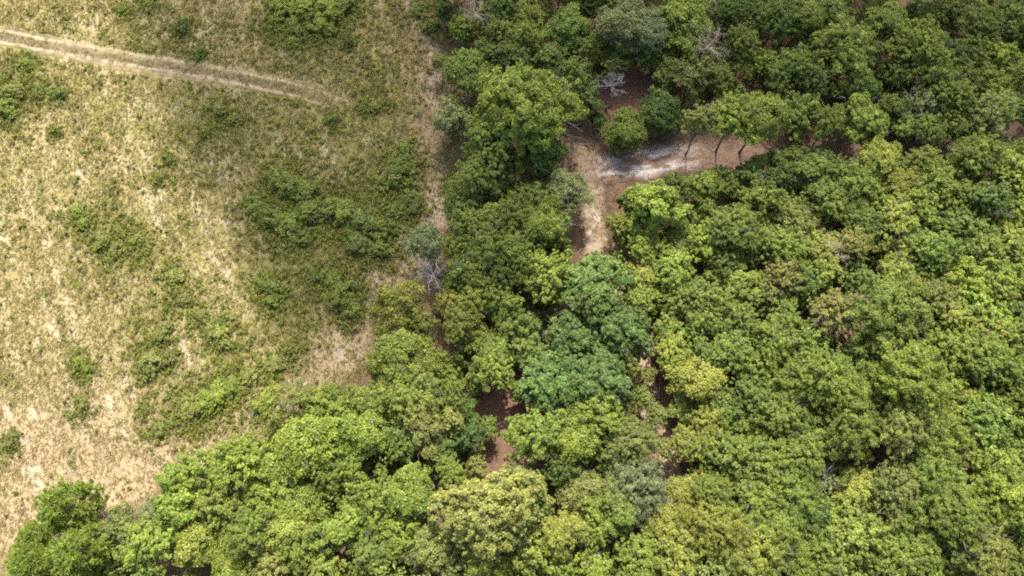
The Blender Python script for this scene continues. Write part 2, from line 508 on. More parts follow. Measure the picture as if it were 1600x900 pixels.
def crown_mesh(name, seed, n_clump, per, leaf, lobes=7, clump_r=0.17, squash=0.85, sparse=False, loose=0.0):
    """A broadleaf crown: limbs carry lobes, lobes carry sprays, sprays carry leaves."""
    rng = np.random.default_rng(seed)
    L = [(np.array([0.0, 0.0, 0.24]), 0.52 if lobes > 1 else 0.95)]
    if lobes > 1:
        a0 = rng.uniform(0, 6.28)
        for i in range(lobes):
            a = a0 + i * 6.283 / lobes + rng.uniform(-0.35, 0.35)
            q = rng.uniform(0.36, 0.86)
            L.append((np.array([q * math.cos(a), q * math.sin(a), rng.uniform(-0.40, 0.26)]), rng.uniform(0.22, 0.46) * (1.25 - 0.55 * q)))
        for i in range(3):
            a = rng.uniform(0, 6.28)
            L.append((np.array([0.38 * math.cos(a), 0.38 * math.sin(a), rng.uniform(0.35, 0.62)]), rng.uniform(0.26, 0.38)))
    vol = np.array([r ** 1.7 for _, r in L])
    cl, cd, lob = [], [], []
    lobe_tint = rng.random(len(L))
    tries = 0
    while len(cl) < n_clump and tries < 40000:
        tries += 1
        li = rng.choice(len(L), p=vol / vol.sum())
        c, r = L[li]
        d = unit(rng.normal(size=3) + np.array([0, 0, 0.35]))
        if d[2] < -0.55:
            continue
        p = c + d * r * (rng.uniform(0.72, 1.14) + (0.35 * rng.random() if rng.random() < 0.14 else 0))
        if any(j != li and np.linalg.norm(p - cc) < 0.72 * rr for j, (cc, rr) in enumerate(L)):
            continue
        if sparse and rng.random() < 0.25 and p[2] > 0.1:
            continue
        cl.append(p)
        cd.append(d)
        lob.append(lobe_tint[li])
    cl, cd, lob = np.array(cl), np.array(cd), np.array(lob)
    n_clump = len(cl)
    rc = clump_r * rng.uniform(0.55, 1.5, n_clump)
    num = np.maximum(8, (per * (rc / clump_r) ** 2)).astype(int)
    ci = np.repeat(np.arange(n_clump), num)
    n = len(ci)
    e = unit(rng.normal(size=(n, 3)) + cd[ci] * 0.75 + np.array([0, 0, 0.25]))
    twig = unit(cd + 0.7 * rng.normal(size=cd.shape) + np.array([0, 0, -0.15]))
    pos = e * (rc[ci] * rng.uniform(0.2, 1, n) ** 0.5)[:, None] * np.array([1, 1, 0.7])
    pos = cl[ci] + pos + twig[ci] * ((pos * twig[ci]).sum(1) * 0.9)[:, None]
    pos = pos + rng.normal(size=(n, 3)) * loose
    nrm = unit(0.75 * e + 0.45 * cd[ci] + np.array([0, 0.1, 0.75]) + 0.6 * rng.normal(size=(n, 3)))
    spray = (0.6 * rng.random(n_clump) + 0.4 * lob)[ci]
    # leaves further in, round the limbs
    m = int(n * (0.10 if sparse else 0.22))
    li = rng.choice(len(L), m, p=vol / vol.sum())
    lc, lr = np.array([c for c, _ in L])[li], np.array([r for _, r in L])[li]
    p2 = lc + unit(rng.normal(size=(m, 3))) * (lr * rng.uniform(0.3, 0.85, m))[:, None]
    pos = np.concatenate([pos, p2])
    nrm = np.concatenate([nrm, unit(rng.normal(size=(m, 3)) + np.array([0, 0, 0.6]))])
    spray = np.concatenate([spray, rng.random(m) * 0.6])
    n = len(pos)
    pos[:, 2] *= squash
    q = np.quantile(np.hypot(pos[:, 0], pos[:, 1]), 0.95)
    pos[:, :2] *= 0.97 / q
    s = 0.9 * leaf * rng.uniform(0.5, 1.5, n)
    v, f = leaf_quads(pos, nrm, s * 1.45, s * 1.05, rng)
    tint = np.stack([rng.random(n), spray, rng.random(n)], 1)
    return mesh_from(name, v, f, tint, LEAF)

def feather_mesh(name, seed, n_spray, per, leaf, spray_r, gap, slim=1.0, squash=0.8, ragged=0.16):
    """A fine-textured crown: separate small sprays set over an uneven dome, with dark gaps between them."""
    rng = np.random.default_rng(seed)
    ph = rng.uniform(0, 6.283, 8)
    am = rng.uniform(0.3, 1.0, 4) * ragged
    cl, cd = [], []
    tries = 0
    P = np.zeros((0, 3))
    while len(cl) < n_spray and tries < 9000:
        tries += 1
        d = unit(rng.normal(size=3) + np.array([0, 0, 0.45]))
        if d[2] < -0.4:
            continue
        a = math.atan2(d[1], d[0])
        r = 0.86 + am[0] * math.sin(2 * a + ph[0]) + am[1] * math.sin(3 * a + ph[1] + 2 * d[2]) + 1.3 * am[2] * math.sin(5 * a + ph[2] - 6 * d[2]) + 1.3 * am[3] * math.sin(6 * a + ph[3] + 7 * d[2])
        r *= rng.uniform(0.78, 1.12) if rng.random() < 0.75 else rng.uniform(0.5, 0.8)
        p = d * r * np.array([1, 1, squash])
        if len(P) and np.min(((P - p) ** 2).sum(1)) < gap ** 2:
            continue
        P = np.concatenate([P, p[None]])
        cl.append(p)
        cd.append(d)
    cl, cd = np.array(cl), np.array(cd)
    k = len(cl)
    sect = rng.random(9)
    lob = sect[(np.floor((np.arctan2(cd[:, 1], cd[:, 0]) + math.pi) / 6.2832 * 8.99)).astype(int)]
    rc = spray_r * rng.uniform(0.6, 1.5, k)
    ci = np.repeat(np.arange(k), np.maximum(6, per * (rc / spray_r) ** 1.6).astype(int))
    n = len(ci)
    e = unit(rng.normal(size=(n, 3)) + cd[ci] * 0.4 + np.array([0, 0, 0.35]))
    off = e * (rc[ci] * rng.uniform(0.15, 1, n) ** 0.6)[:, None] * np.array([1, 1, 0.6])
    twig = unit(cd + 0.8 * rng.normal(size=cd.shape))
    pos = cl[ci] + off + twig[ci] * ((off * twig[ci]).sum(1) * 1.1)[:, None]
    nrm = unit(0.55 * e + 0.4 * cd[ci] + np.array([0, 0.1, 0.85]) + 0.6 * rng.normal(size=(n, 3)))
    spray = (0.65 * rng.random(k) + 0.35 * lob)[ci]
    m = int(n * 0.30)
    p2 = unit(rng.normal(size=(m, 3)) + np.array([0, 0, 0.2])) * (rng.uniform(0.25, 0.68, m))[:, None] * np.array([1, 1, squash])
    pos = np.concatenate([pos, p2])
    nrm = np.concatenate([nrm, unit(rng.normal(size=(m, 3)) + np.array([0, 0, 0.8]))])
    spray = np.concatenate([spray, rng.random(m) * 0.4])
    n = len(pos)
    q = np.quantile(np.hypot(pos[:, 0], pos[:, 1]), 0.95)
    pos[:, :2] *= 0.98 / q
    sz = 0.88 * leaf * rng.uniform(0.5, 1.5, n)
    v, f = leaf_quads(pos, nrm, sz * 1.4 * slim, sz * 1.05 / slim, rng)
    return mesh_from(name, v, f, np.stack([rng.random(n), spray, rng.random(n)], 1), LEAF)

def pine_mesh(name, seed, n_tuft, per, ln=0.2, wd=0.022, cone=1.0, clumpy=False):
    """A pine crown: whorled branches, each ending in brushes of needles."""
    rng = np.random.default_rng(seed)
    pts, out = [], []
    n_br = 46
    zs = np.linspace(-0.75, 1.1, n_br) + rng.normal(size=n_br) * 0.03
    for i, z in enumerate(zs):
        k = (z + 0.75) / 1.85
        reach = (math.sin(math.pi * min(1.0, 0.30 + 0.70 * k)) ** 0.7) * cone * rng.uniform(0.72, 1.08) + 0.05
        a = i * 2.4 + rng.uniform(-0.4, 0.4)
        nt = max(3, int(n_tuft / n_br * (0.35 + reach)))
        u = rng.uniform(0.30, 1.0, nt) ** 0.6
        if clumpy:
            u = 1.0 - 0.22 * rng.random(nt)
        sp = rng.normal(size=(nt, 3)) * np.array([0.15, 0.15, 0.09]) * (0.5 + u[:, None] * 0.6)
        d = np.array([math.cos(a), math.sin(a), 0.25 + 0.5 * k])
        p = d * (u * reach)[:, None] * np.array([1, 1, 0.35]) + np.array([0, 0, z]) + sp
        pts.append(p)
        out.append(np.repeat(unit(d)[None], nt, 0))
    pts, out = np.concatenate(pts), np.concatenate(out)
    q = np.quantile(np.hypot(pts[:, 0], pts[:, 1]), 0.95)
    pts[:, :2] *= 0.9 / q
    nt = len(pts)
    ti = np.repeat(np.arange(nt), per)
    n = len(ti)
    d = unit(0.55 * out[ti] + np.array([0, 0, 0.55]) + 0.75 * rng.normal(size=(n, 3)))
    l = ln * rng.uniform(0.6, 1.2, n)[:, None]
    side = unit(np.cross(d, np.array([0, 0.4, 0.8]) + 0.5 * rng.normal(size=(n, 3)))) * wd
    a = pts[ti] + rng.normal(size=(n, 3)) * 0.02
    v = np.stack([a - side, a + side, a + d * l], 1).reshape(-1, 3)
    tint = np.stack([rng.random(n), (0.65 * rng.random(nt))[ti], rng.random(n)], 1)
    return mesh_from(name, v, np.arange(3 * n).reshape(n, 3), tint, LEAF)

def tube(path, rad, k=5):
    """Vertices and quads of a tapering tube along a path."""
    path, rad = np.asarray(path, float), np.asarray(rad, float)
    t = unit(np.gradient(path, axis=0))
    ref = np.array([0.31, 0.22, 0.93]) if abs(t[0][2]) < 0.9 else np.array([1.0, 0.1, 0.0])
    a = unit(np.cross(t, ref))
    b = np.cross(t, a)
    ang = np.arange(k) * 2 * math.pi / k
    v = path[:, None] + (a[:, None] * np.cos(ang)[None, :, None] + b[:, None] * np.sin(ang)[None, :, None]) * rad[:, None, None]
    m = len(path)
    i = np.arange(m * k).reshape(m, k)
    f = np.stack([i[:-1], np.roll(i[:-1], -1, 1), np.roll(i[1:], -1, 1), i[1:]], -1).reshape(-1, 4)
    return v.reshape(-1, 3), f

def join(parts):
    vs, fs, n = [], [], 0
    for v, f in parts:
        vs.append(v)
        fs.append(f + n)
        n += len(v)
    return np.concatenate(vs), np.concatenate(fs)

def wander(p, d, length, n, rng, wob=0.25, lift=0.0):
    pts = [np.array(p, float)]
    d = unit(np.array(d, float))
    for i in range(n):
        d = unit(d + rng.normal(size=3) * wob + np.array([0, 0, lift]))
        pts.append(pts[-1] + d * length / n)
    return pts

def trunk_mesh(name, seed, mat, limbs=6, twigs=0, thick=0.05, straight=False):
    """Unit trunk: ground at z 0, crown centre at z 1; limbs climb into the crown."""
    rng = np.random.default_rng(seed)
    parts = []
    top = 1.35 if straight else 1.05
    n = 9
    z = np.linspace(-0.05, top, n)
    wob = 0.02 if straight else 0.06
    path = np.stack([np.cumsum(rng.normal(size=n) * wob) * (z > 0.1), np.cumsum(rng.normal(size=n) * wob) * (z > 0.1), z], 1)
    rad = thick * np.interp(z, [0, 0.06, 1.0, top], [1.55, 1.0, 0.55, 0.22])
    parts.append(tube(path, rad, 7))
    for i in range(limbs):
        k = rng.uniform(0.5, 0.98)
        p = [np.interp(k, z, path[:, j]) for j in range(3)]
        a = i * 6.283 / limbs + rng.uniform(-0.4, 0.4)
        lp = wander(p, (math.cos(a), math.sin(a), 0.45), rng.uniform(0.5, 0.85), 5, rng, 0.14, 0.05)
        parts.append(tube(lp, thick * np.linspace(0.5, 0.16, len(lp)), 5))
        for q in range(3 + twigs):
            s = lp[rng.integers(1, len(lp))]
            b = a + rng.uniform(-1.1, 1.1)
            tp = wander(s, (math.cos(b), math.sin(b), rng.uniform(0.0, 0.8)), rng.uniform(0.2, 0.45), 4, rng, 0.3, 0.05)
            parts.append(tube(tp, thick * np.linspace(0.2, 0.06, len(tp)), 4))
    v, f = join(parts)
    return mesh_from(name, v, f, None, mat, smooth=True)

def bare_mesh(name, seed, mat, limbs, forks, thick, spread=1.0):
    """The leafless branches of a dead tree, unit radius, forking point at the origin."""
    rng = np.random.default_rng(seed)
    parts = []
    for i in range(limbs):
        a = i * 6.283 / limbs + rng.uniform(-0.35, 0.35)
        lp = wander((0, 0, rng.uniform(-0.25, 0.1)), (math.cos(a), math.sin(a), rng.uniform(0.1, 0.9)), rng.uniform(0.75, 1.1) * spread, 7, rng, 0.2, 0.0)
        parts.append(tube(lp, thick * np.linspace(1, 0.3, len(lp)), 5))
        for q in range(forks):
            s = lp[rng.integers(2, len(lp))]
            b = a + rng.uniform(-1.3, 1.3)
            tp = wander(s, (math.cos(b), math.sin(b), rng.uniform(-0.1, 0.7)), rng.uniform(0.25, 0.6), 5, rng, 0.28, 0.0)
            parts.append(tube(tp, thick * np.linspace(0.45, 0.14, len(tp)), 4))
            for w in range(3):
                s2 = tp[rng.integers(1, len(tp))]
                c = b + rng.uniform(-1.4, 1.4)
                up = wander(s2, (math.cos(c), math.sin(c), rng.uniform(-0.1, 0.6)), rng.uniform(0.12, 0.3), 3, rng, 0.3, 0.0)
                parts.append(tube(up, thick * np.linspace(0.2, 0.09, len(up)), 3))
    v, f = join([p for p in parts])
    return mesh_from(name, v, f, None, mat, smooth=True)

MESH = {
    'small': [crown_mesh("small_crown", 100 + i, 120, 38, 0.088, 6, 0.135, 0.8, False, 0.02) for i in range(8)],
    'mid': [crown_mesh("crown", 120 + i, 300, 46, 0.052, 6 + i % 4, 0.090 + 0.006 * (i % 3), 0.72 + 0.06 * (i % 5), False, 0.012 + 0.006 * (i % 3)) for i in range(7)],
    'big': [crown_mesh("big_crown", 140 + i, 620, 56, 0.034, 9 + i % 3, 0.064, 0.8, False, 0.010) for i in range(2)],
    'soft': [crown_mesh("soft_crown", 160 + i, 330, 42, 0.050, 7 + i % 3, 0.090, 0.8, False, 0.042) for i in range(6)],
    'sparse': [crown_mesh("sparse_crown", 170 + i, 140, 44, 0.052, 7, 0.10, 0.8, True, 0.04) for i in range(5)],
    'broad': [crown_mesh("broad_leaved_crown", 180 + i, 400, 44, 0.050, 10, 0.072, 0.7, False, 0.012) for i in range(3)],
    'round': [crown_mesh("round_crown", 190, 380, 44, 0.046, 1, 0.075, 1.1, False, 0.01)],
    'feather': [feather_mesh("feathery_crown", 500 + i, 230 + 25 * (i % 3), 46, 0.046, 0.085, 0.105 + 0.012 * (i % 3), 1.0, 0.72 + 0.06 * (i % 4), 0.12 + 0.03 * (i % 3)) for i in range(9)],
    'feather_big': [feather_mesh("big_feathery_crown", 530 + i, 480, 54, 0.032, 0.060, 0.072, 1.0, 0.75, 0.15) for i in range(2)],
    'fuzzy': [feather_mesh("fuzzy_crown", 550 + i, 330, 50, 0.036, 0.075, 0.082, 1.5, 0.78, 0.10) for i in range(5)],
    'tuft': [pine_mesh("tufted_pine_crown", 220 + i, 620, 22, 0.17, 0.019, 1.0, True) for i in range(3)],
    'bush': [crown_mesh("bush_foliage", 240 + i, 60, 34, 0.090, 7 + i % 3, 0.13, 0.85, True, 0.05) for i in range(10)],
}
TRUNK = {
    'leafy': [trunk_mesh("trunk", 300 + i, BARK, 7) for i in range(5)],
    'pine': [trunk_mesh("pine_trunk", 310 + i, BARK, 9, 0, 0.045, True) for i in range(3)],
    'pale': [trunk_mesh("pale_trunk", 320 + i, DEADWOOD, 9, 3, 0.045) for i in range(3)],
    'stem': [trunk_mesh("stem", 330 + i, BARK, 5, 0, 0.035) for i in range(3)],
}
BARE = {
    'white': [bare_mesh("bare_branches", 400 + i, DEADWOOD, 9, 9, 0.029) for i in range(3)],
    'twiggy': [bare_mesh("twiggy_branches", 410 + i, TANWOOD, 10, 11, 0.022) for i in range(2)],
}
POLE = {'white': trunk_mesh("dead_trunk", 420, DEADWOOD, 0, 0, 0.05), 'twiggy': trunk_mesh("dry_trunk", 421, TANWOOD, 0, 0, 0.05)}

TINT = {'b': (0.192, 0.274, 0.050), 'm': (0.160, 0.236, 0.048), 'd': (0.120, 0.188, 0.042), 'o': (0.202, 0.246, 0.072), 'y': (0.222, 0.280, 0.058),
        'Y': (0.240, 0.284, 0.060), 'g': (0.182, 0.234, 0.108), 'e': (0.104, 0.182, 0.050), 'r': (0.210, 0.226, 0.066)}
GREENNESS = {'Y': 0.68, 'y': 0.90, 'r': 0.84, 'o': 0.96, 'b': 0.96}
COLOUR_WORDS = {'b': 'bright green', 'm': 'mid green', 'd': 'dark green', 'o': 'olive green', 'y': 'yellow-green', 'Y': 'yellowing', 'g': 'grey-green',
                'e': 'deep emerald green', 'r': 'rust-tinged'}
# ------------------------------------------------------------------ the trees: crown centre x, y and radius in the photograph, kind, tint
TREES = [
 # wood's edge and the shaded block beyond the fork
 (725,52,23,'C','b'),(695,14,18,'O','d'),(745,22,26,'T','o'),(790,10,28,'O','d'),(822,22,28,'O','y'),(782,55,26,'O','m'),(762,86,28,'O','d'),
 (822,60,28,'O','m'),(885,42,36,'O','m'),(908,68,30,'O','m'),(800,86,30,'O','d'),(735,112,40,'O','m'),(688,96,16,'S','o'),(860,92,26,'O','d'),
 (895,120,32,'O','d'),(915,152,30,'O','d'),(820,165,84,'O','b'),(770,238,46,'O','m'),(842,238,42,'O','d'),(703,188,36,'S','g'),(955,135,25,'B','o'),
 (935,10,24,'O','d'),(905,8,26,'O','d'),(972,42,46,'G','g'),(1012,50,34,'G','g'),(1068,36,48,'O','b'),(1015,86,26,'O','m'),(975,72,34,'G','d'),(1108,72,32,'T','o'),
 (1117,14,15,'B','o'),(1160,68,28,'O','m'),(1142,22,28,'O','d'),(1182,16,28,'O','d'),(1215,28,34,'O','m'),(1256,28,34,'O','m'),(1085,118,34,'O','o'),
 (1126,122,26,'O','m'),(1046,112,26,'O','d'),(1190,102,28,'O','b'),(1214,114,24,'O','d'),(1242,106,32,'O','m'),(976,206,34,'O','b'),(1032,178,34,'G','e'),
 (935,186,16,'O','d'),(1096,188,30,'O','o'),(1148,182,38,'O','b'),(1188,184,42,'O','b'),(1246,182,38,'O','m'),(1342,188,44,'O','b'),(1294,196,26,'O','m'),
 (1320,82,52,'F','m'),(1430,84,54,'O','b'),(1300,22,28,'O','m'),(1386,32,30,'O','m'),(1374,64,24,'O','d'),(1440,22,28,'O','d'),(1482,22,28,'O','d'),
 (1532,36,32,'F','m'),(1576,32,36,'F','m'),(1522,86,34,'F','m'),(1562,92,32,'O','b'),(1488,84,28,'O','d'),(1500,124,30,'F','m'),(1546,132,32,'O','m'),
 (1590,112,28,'O','y'),(1468,126,30,'O','m'),(1490,152,32,'O','m'),(1440,164,34,'F','g'),(1486,192,26,'O','b'),(1546,180,38,'F','o'),(1594,172,26,'O','d'),
 (1412,200,26,'O','m'),(1452,204,26,'O','m'),(1272,66,28,'O','d'),(1345,132,28,'O','d'),(1398,118,24,'O','d'),(1392,168,26,'O','d'),
 (1270,128,26,'O','d'),(1590,62,26,'O','b'),(960,100,20,'O','d'),(1505,205,24,'O','d'),
 # woods along the near side of the sandy road
 (1206,250,22,'O','d'),(1242,248,22,'O','m'),(1284,242,22,'O','d'),(1182,258,18,'O','m'),
 (1098,292,28,'O','m'),(1060,292,24,'O','d'),(1132,284,26,'O','m'),(1172,274,26,'O','d'),(1216,278,28,'O','d'),(1264,268,30,'O','m'),(1312,272,30,'O','d'),
 (1376,248,36,'O','y'),(1440,254,30,'O','y'),(1336,290,34,'O','m'),(1402,284,32,'O','Y'),(1462,292,36,'F','b'),(1522,244,38,'P','m'),(1504,262,28,'O','y'),
 (1550,250,34,'F','m'),(1588,272,34,'O','y'),(1592,242,24,'O','m'),(1022,326,48,'O','b'),(968,352,22,'O','Y'),(985,318,22,'O','d'),(1146,356,40,'P','m'),
 (1106,338,28,'O','m'),(1190,312,36,'O','m'),(1230,330,30,'O','m'),(1192,352,24,'O','d'),(1238,350,34,'F','o'),(1272,338,22,'O','Y'),(1102,378,34,'O','b'),
 (1060,372,32,'O','m'),(1012,392,30,'O','b'),(1132,400,32,'O','m'),(1222,386,36,'F','b'),(1290,310,34,'O','m'),(1328,322,30,'O','m'),(1366,318,34,'O','b'),
 (1350,352,32,'F','d'),(1396,342,36,'O','y'),(1440,322,36,'F','m'),(1490,312,36,'F','m'),(1540,316,36,'F','d'),(1582,330,34,'F','b'),(1482,350,34,'F','m'),
 (1422,372,30,'O','d'),(1392,388,34,'O','Y'),(1460,392,36,'F','m'),(1516,362,36,'F','d'),(1532,392,32,'O','y'),(1576,386,36,'F','y'),(1300,398,26,'T','o'),
 (1332,384,28,'F','r'),(1276,388,32,'O','y'),(1180,392,26,'O','d'),
 # between the field edge and the sandy trail
 (886,298,36,'G','g'),(832,312,34,'O','m'),(852,350,40,'O','b'),(806,338,30,'O','m'),(772,346,36,'O','m'),(722,324,30,'O','d'),(736,352,30,'F','m'),
 (668,382,36,'S','g'),(714,390,26,'O','y'),(760,390,36,'F','m'),(812,392,34,'F','m'),(872,384,26,'O','d'),(732,430,34,'F','m'),(776,430,34,'F','d'),
 (820,432,30,'O','d'),(856,432,44,'O','b'),(784,302,28,'O','d'),(744,276,32,'O','m'),(676,430,30,'B','o'),(618,482,46,'S','Y'),(652,500,26,'O','Y'),
 (702,474,24,'O','Y'),(736,476,34,'F','y'),(782,476,34,'F','m'),(720,510,32,'O','Y'),(746,524,26,'O','Y'),(802,512,36,'F','m'),(824,546,34,'F','m'),
 (770,546,28,'O','m'),(770,580,36,'O','b'),(632,556,46,'O','y'),(604,576,38,'S','y'),(664,568,32,'O','y'),(698,592,32,'O','b'),(608,540,22,'O','d'),
 # the emerald group
 (932,446,54,'E','e'),(972,516,50,'E','e'),(892,524,42,'E','e'),(862,596,50,'E','e'),(936,596,52,'E','e'),(974,568,26,'F','o'),
 # right of the trail
 (990,440,30,'O','y'),(1002,474,30,'O','b'),(1050,424,36,'O','b'),(1012,424,26,'O','y'),(1102,466,34,'O','m'),(1152,452,36,'O','m'),(1132,414,30,'O','d'),
 (1058,470,28,'O','m'),(1046,522,28,'O','b'),(1102,504,30,'O','m'),(1152,502,36,'F','m'),(1054,556,32,'O','y'),(1086,594,42,'O','Y'),(1102,560,32,'F','m'),
 (1142,548,36,'F','m'),(1182,584,36,'F','m'),(1202,540,38,'F','b'),(1222,500,34,'F','m'),(1200,454,34,'F','o'),(1222,428,30,'F','r'),(1262,440,34,'F','d'),
 (1298,490,38,'F','r'),(1290,424,28,'O','y'),(1338,432,28,'O','d'),(1258,540,38,'F','m'),(1342,558,30,'O','e'),(1386,492,64,'P','m'),(1402,430,32,'O','y'),
 (1440,424,28,'F','m'),(1462,466,34,'F','o'),(1502,442,46,'F','b'),(1560,440,40,'F','b'),(1592,432,26,'O','m'),(1530,492,44,'F','b'),(1492,502,32,'O','y'),
 (1482,552,40,'F','b'),(1420,592,60,'P','b'),(1540,524,38,'F','y'),(1580,490,26,'O','d'),(1590,532,34,'F','m'),(1542,562,44,'P','m'),(1592,592,34,'P','m'),
 (1472,602,40,'F','m'),(1502,642,40,'F','y'),(1342,612,44,'P','m'),(1292,592,46,'P','m'),(1242,602,44,'P','m'),(1026,650,19,'F','o'),(1004,622,18,'O','m'),(1012,585,14,'F','o'),(812,612,18,'O','m'),(762,668,18,'F','m'),(1040,700,18,'F','o'),(1280,642,30,'F','r'),(1332,662,50,'P','m'),
 (1390,632,38,'F','m'),(1410,664,44,'P','o'),(1222,652,40,'F','m'),(1172,622,36,'F','d'),(1132,642,36,'F','m'),(1100,662,38,'O','y'),(1068,634,26,'O','m'),
 (1074,694,28,'O','Y'),(1102,692,30,'O','y'),(1172,664,32,'O','y'),(1192,684,24,'O','Y'),(1142,712,40,'F','m'),(1182,722,40,'F','m'),(1242,712,48,'P','m'),
 (1290,692,30,'O','y'),(1340,700,16,'O','Y'),(1272,664,24,'O','y'),(1460,682,50,'P','m'),(1512,692,34,'F','y'),(1542,662,44,'F','m'),(1582,642,40,'F','m'),
 (1592,694,34,'F','m'),(1480,724,36,'F','o'),(1542,714,44,'F','b'),(1592,728,32,'F','m'),(1562,606,36,'F','m'),(1205,610,26,'O','d'),
 # near corner of the woods
 (1342,770,42,'O','Y'),(1398,762,48,'P','o'),(1292,746,20,'B','o'),(1266,762,17,'O','r'),(1452,744,48,'P','m'),(1422,804,46,'P','m'),(1492,804,50,'P','m'),
 (1562,774,58,'P','b'),(1592,834,40,'F','m'),(1342,832,46,'O','y'),(1382,872,42,'F','m'),(1432,862,44,'P','m'),(1482,862,40,'F','m'),(1532,862,46,'P','o'),
 (1592,884,40,'F','m'),(1308,872,40,'F','m'),(1292,812,34,'O','b'),(1232,772,46,'P','m'),(1182,784,44,'P','b'),(1270,800,30,'O','e'),(1112,772,30,'P','m'),
 (1074,774,36,'O','Y'),(1140,752,28,'O','Y'),(1096,746,20,'O','Y'),(1042,822,42,'O','Y'),(994,764,50,'P','g'),(982,690,42,'P','o'),
 (962,716,30,'O','m'),(962,792,44,'O','m'),(1002,872,44,'O','b'),(1062,872,44,'O','y'),(1122,832,50,'P','y'),(1172,872,54,'P','y'),(1242,872,36,'O','m'),
 (1216,832,36,'P','m'),(1262,842,34,'O','m'),(1128,800,26,'F','m'),(1208,720,28,'F','m'),
 # near strip of the woods below the field
 (482,692,50,'O','b'),(522,642,44,'O','b'),(590,624,46,'O','y'),(642,624,44,'O','y'),(562,682,44,'O','b'),(622,684,36,'O','m'),(502,702,40,'O','b'),(442,720,48,'O','b'),
 (420,642,34,'S','y'),(462,632,34,'S','o'),(384,722,46,'O','b'),(342,742,40,'O','b'),(292,742,38,'O','b'),(342,792,42,'O','y'),(284,792,46,'O','b'),
 (232,852,44,'O','b'),(312,852,44,'O','y'),(422,782,44,'O','b'),(472,792,44,'O','b'),(532,742,36,'O','m'),(392,832,40,'O','m'),(442,832,42,'O','y'),
 (482,852,44,'O','b'),(542,822,40,'O','b'),(590,782,48,'O','b'),(642,772,42,'O','b'),(622,832,40,'O','b'),(584,862,34,'O','d'),(662,852,40,'O','o'),
 (500,884,36,'O','y'),(362,884,36,'O','b'),(428,888,34,'O','o'),(668,664,50,'O','o'),(702,624,28,'O','m'),(730,684,28,'O','e'),(690,704,28,'O','d'),
 (764,800,80,'O','o'),(814,760,38,'O','o'),(842,682,50,'O','b'),(902,682,46,'O','b'),(936,652,42,'O','b'),(884,728,32,'F','d'),(912,772,40,'O','o'),
 (930,822,40,'O','b'),(882,832,42,'O','y'),(822,852,46,'O','y'),(762,878,42,'O','y'),(704,872,40,'O','o'),(872,884,34,'O','b'),(926,888,30,'O','b'),
 (656,604,34,'O','m'),(720,640,26,'O','d'),(250,800,34,'S','g'),
 (112,792,42,'Q','b'),(56,838,22,'Q','b'),(62,882,42,'Q','b'),(132,862,44,'Q','b'),(184,824,38,'S','o'),(172,884,34,'O','d'),
 (706,742,26,'F','m'),(744,728,20,'F','o'),(690,722,20,'O','m'),
]
# bushes standing in the open field: x, y, radius, tint
SHRUBS = [
 (440,12,24,'b'),(476,18,26,'b'),(512,20,26,'b'),(534,12,20,'m'),(462,42,20,'m'),(500,44,20,'b'),(430,34,14,'m'),(458,64,10,'m'),(545,62,12,'d'),
 (285,42,14,'d'),(313,81,12,'d'),(585,166,11,'b'),(566,168,6,'m'),(630,235,18,'m'),(625,272,28,'m'),(600,288,18,'m'),(642,310,18,'m'),(648,326,14,'d'),
 (442,285,28,'m'),(420,338,24,'m'),(452,350,24,'m'),(482,335,26,'m'),(512,328,26,'m'),(542,332,24,'m'),(572,346,26,'m'),(598,360,24,'m'),(592,390,22,'m'),
 (560,380,22,'d'),(536,460,26,'b'),(546,482,18,'b'),(520,440,16,'m'),(430,450,18,'m'),(410,440,16,'m'),(426,470,14,'m'),(490,430,14,'m'),(340,522,22,'y'),
 (312,492,15,'y'),(252,520,18,'y'),(236,566,22,'y'),(262,560,14,'y'),(120,330,12,'b'),(132,350,12,'b'),(162,370,18,'y'),(186,362,12,'y'),(182,390,14,'y'),
 (214,375,12,'y'),(40,100,12,'b'),(22,142,18,'y'),(10,168,18,'m'),(62,142,10,'m'),(93,146,12,'d'),(292,632,20,'y'),(322,628,24,'b'),(346,612,22,'b'),
 (362,602,16,'b'),(300,645,18,'y'),(122,568,13,'b'),(137,576,10,'m'),(126,632,14,'y'),(246,672,14,'y'),(272,432,16,'y'),(286,470,13,'y'),(226,640,8,'m'),
 (345,505,8,'d'),(260,423,7,'d'),(87,205,7,'d'),(248,280,8,'d'),(265,252,7,'d'),(15,690,14,'y'),(655,14,14,'m'),(673,42,14,'m'),(707,288,14,'d'),
 (232,8,10,'b'),(192,14,8,'m'),(430,570,16,'o'),(390,590,18,'o'),(455,545,14,'o'),(480,300,20,'m'),(395,320,18,'m'),(470,370,18,'m'),(615,330,16,'m'),
 (345,170,12,'o'),(365,185,11,'o'),(320,205,10,'o'),(520,185,11,'m'),
]

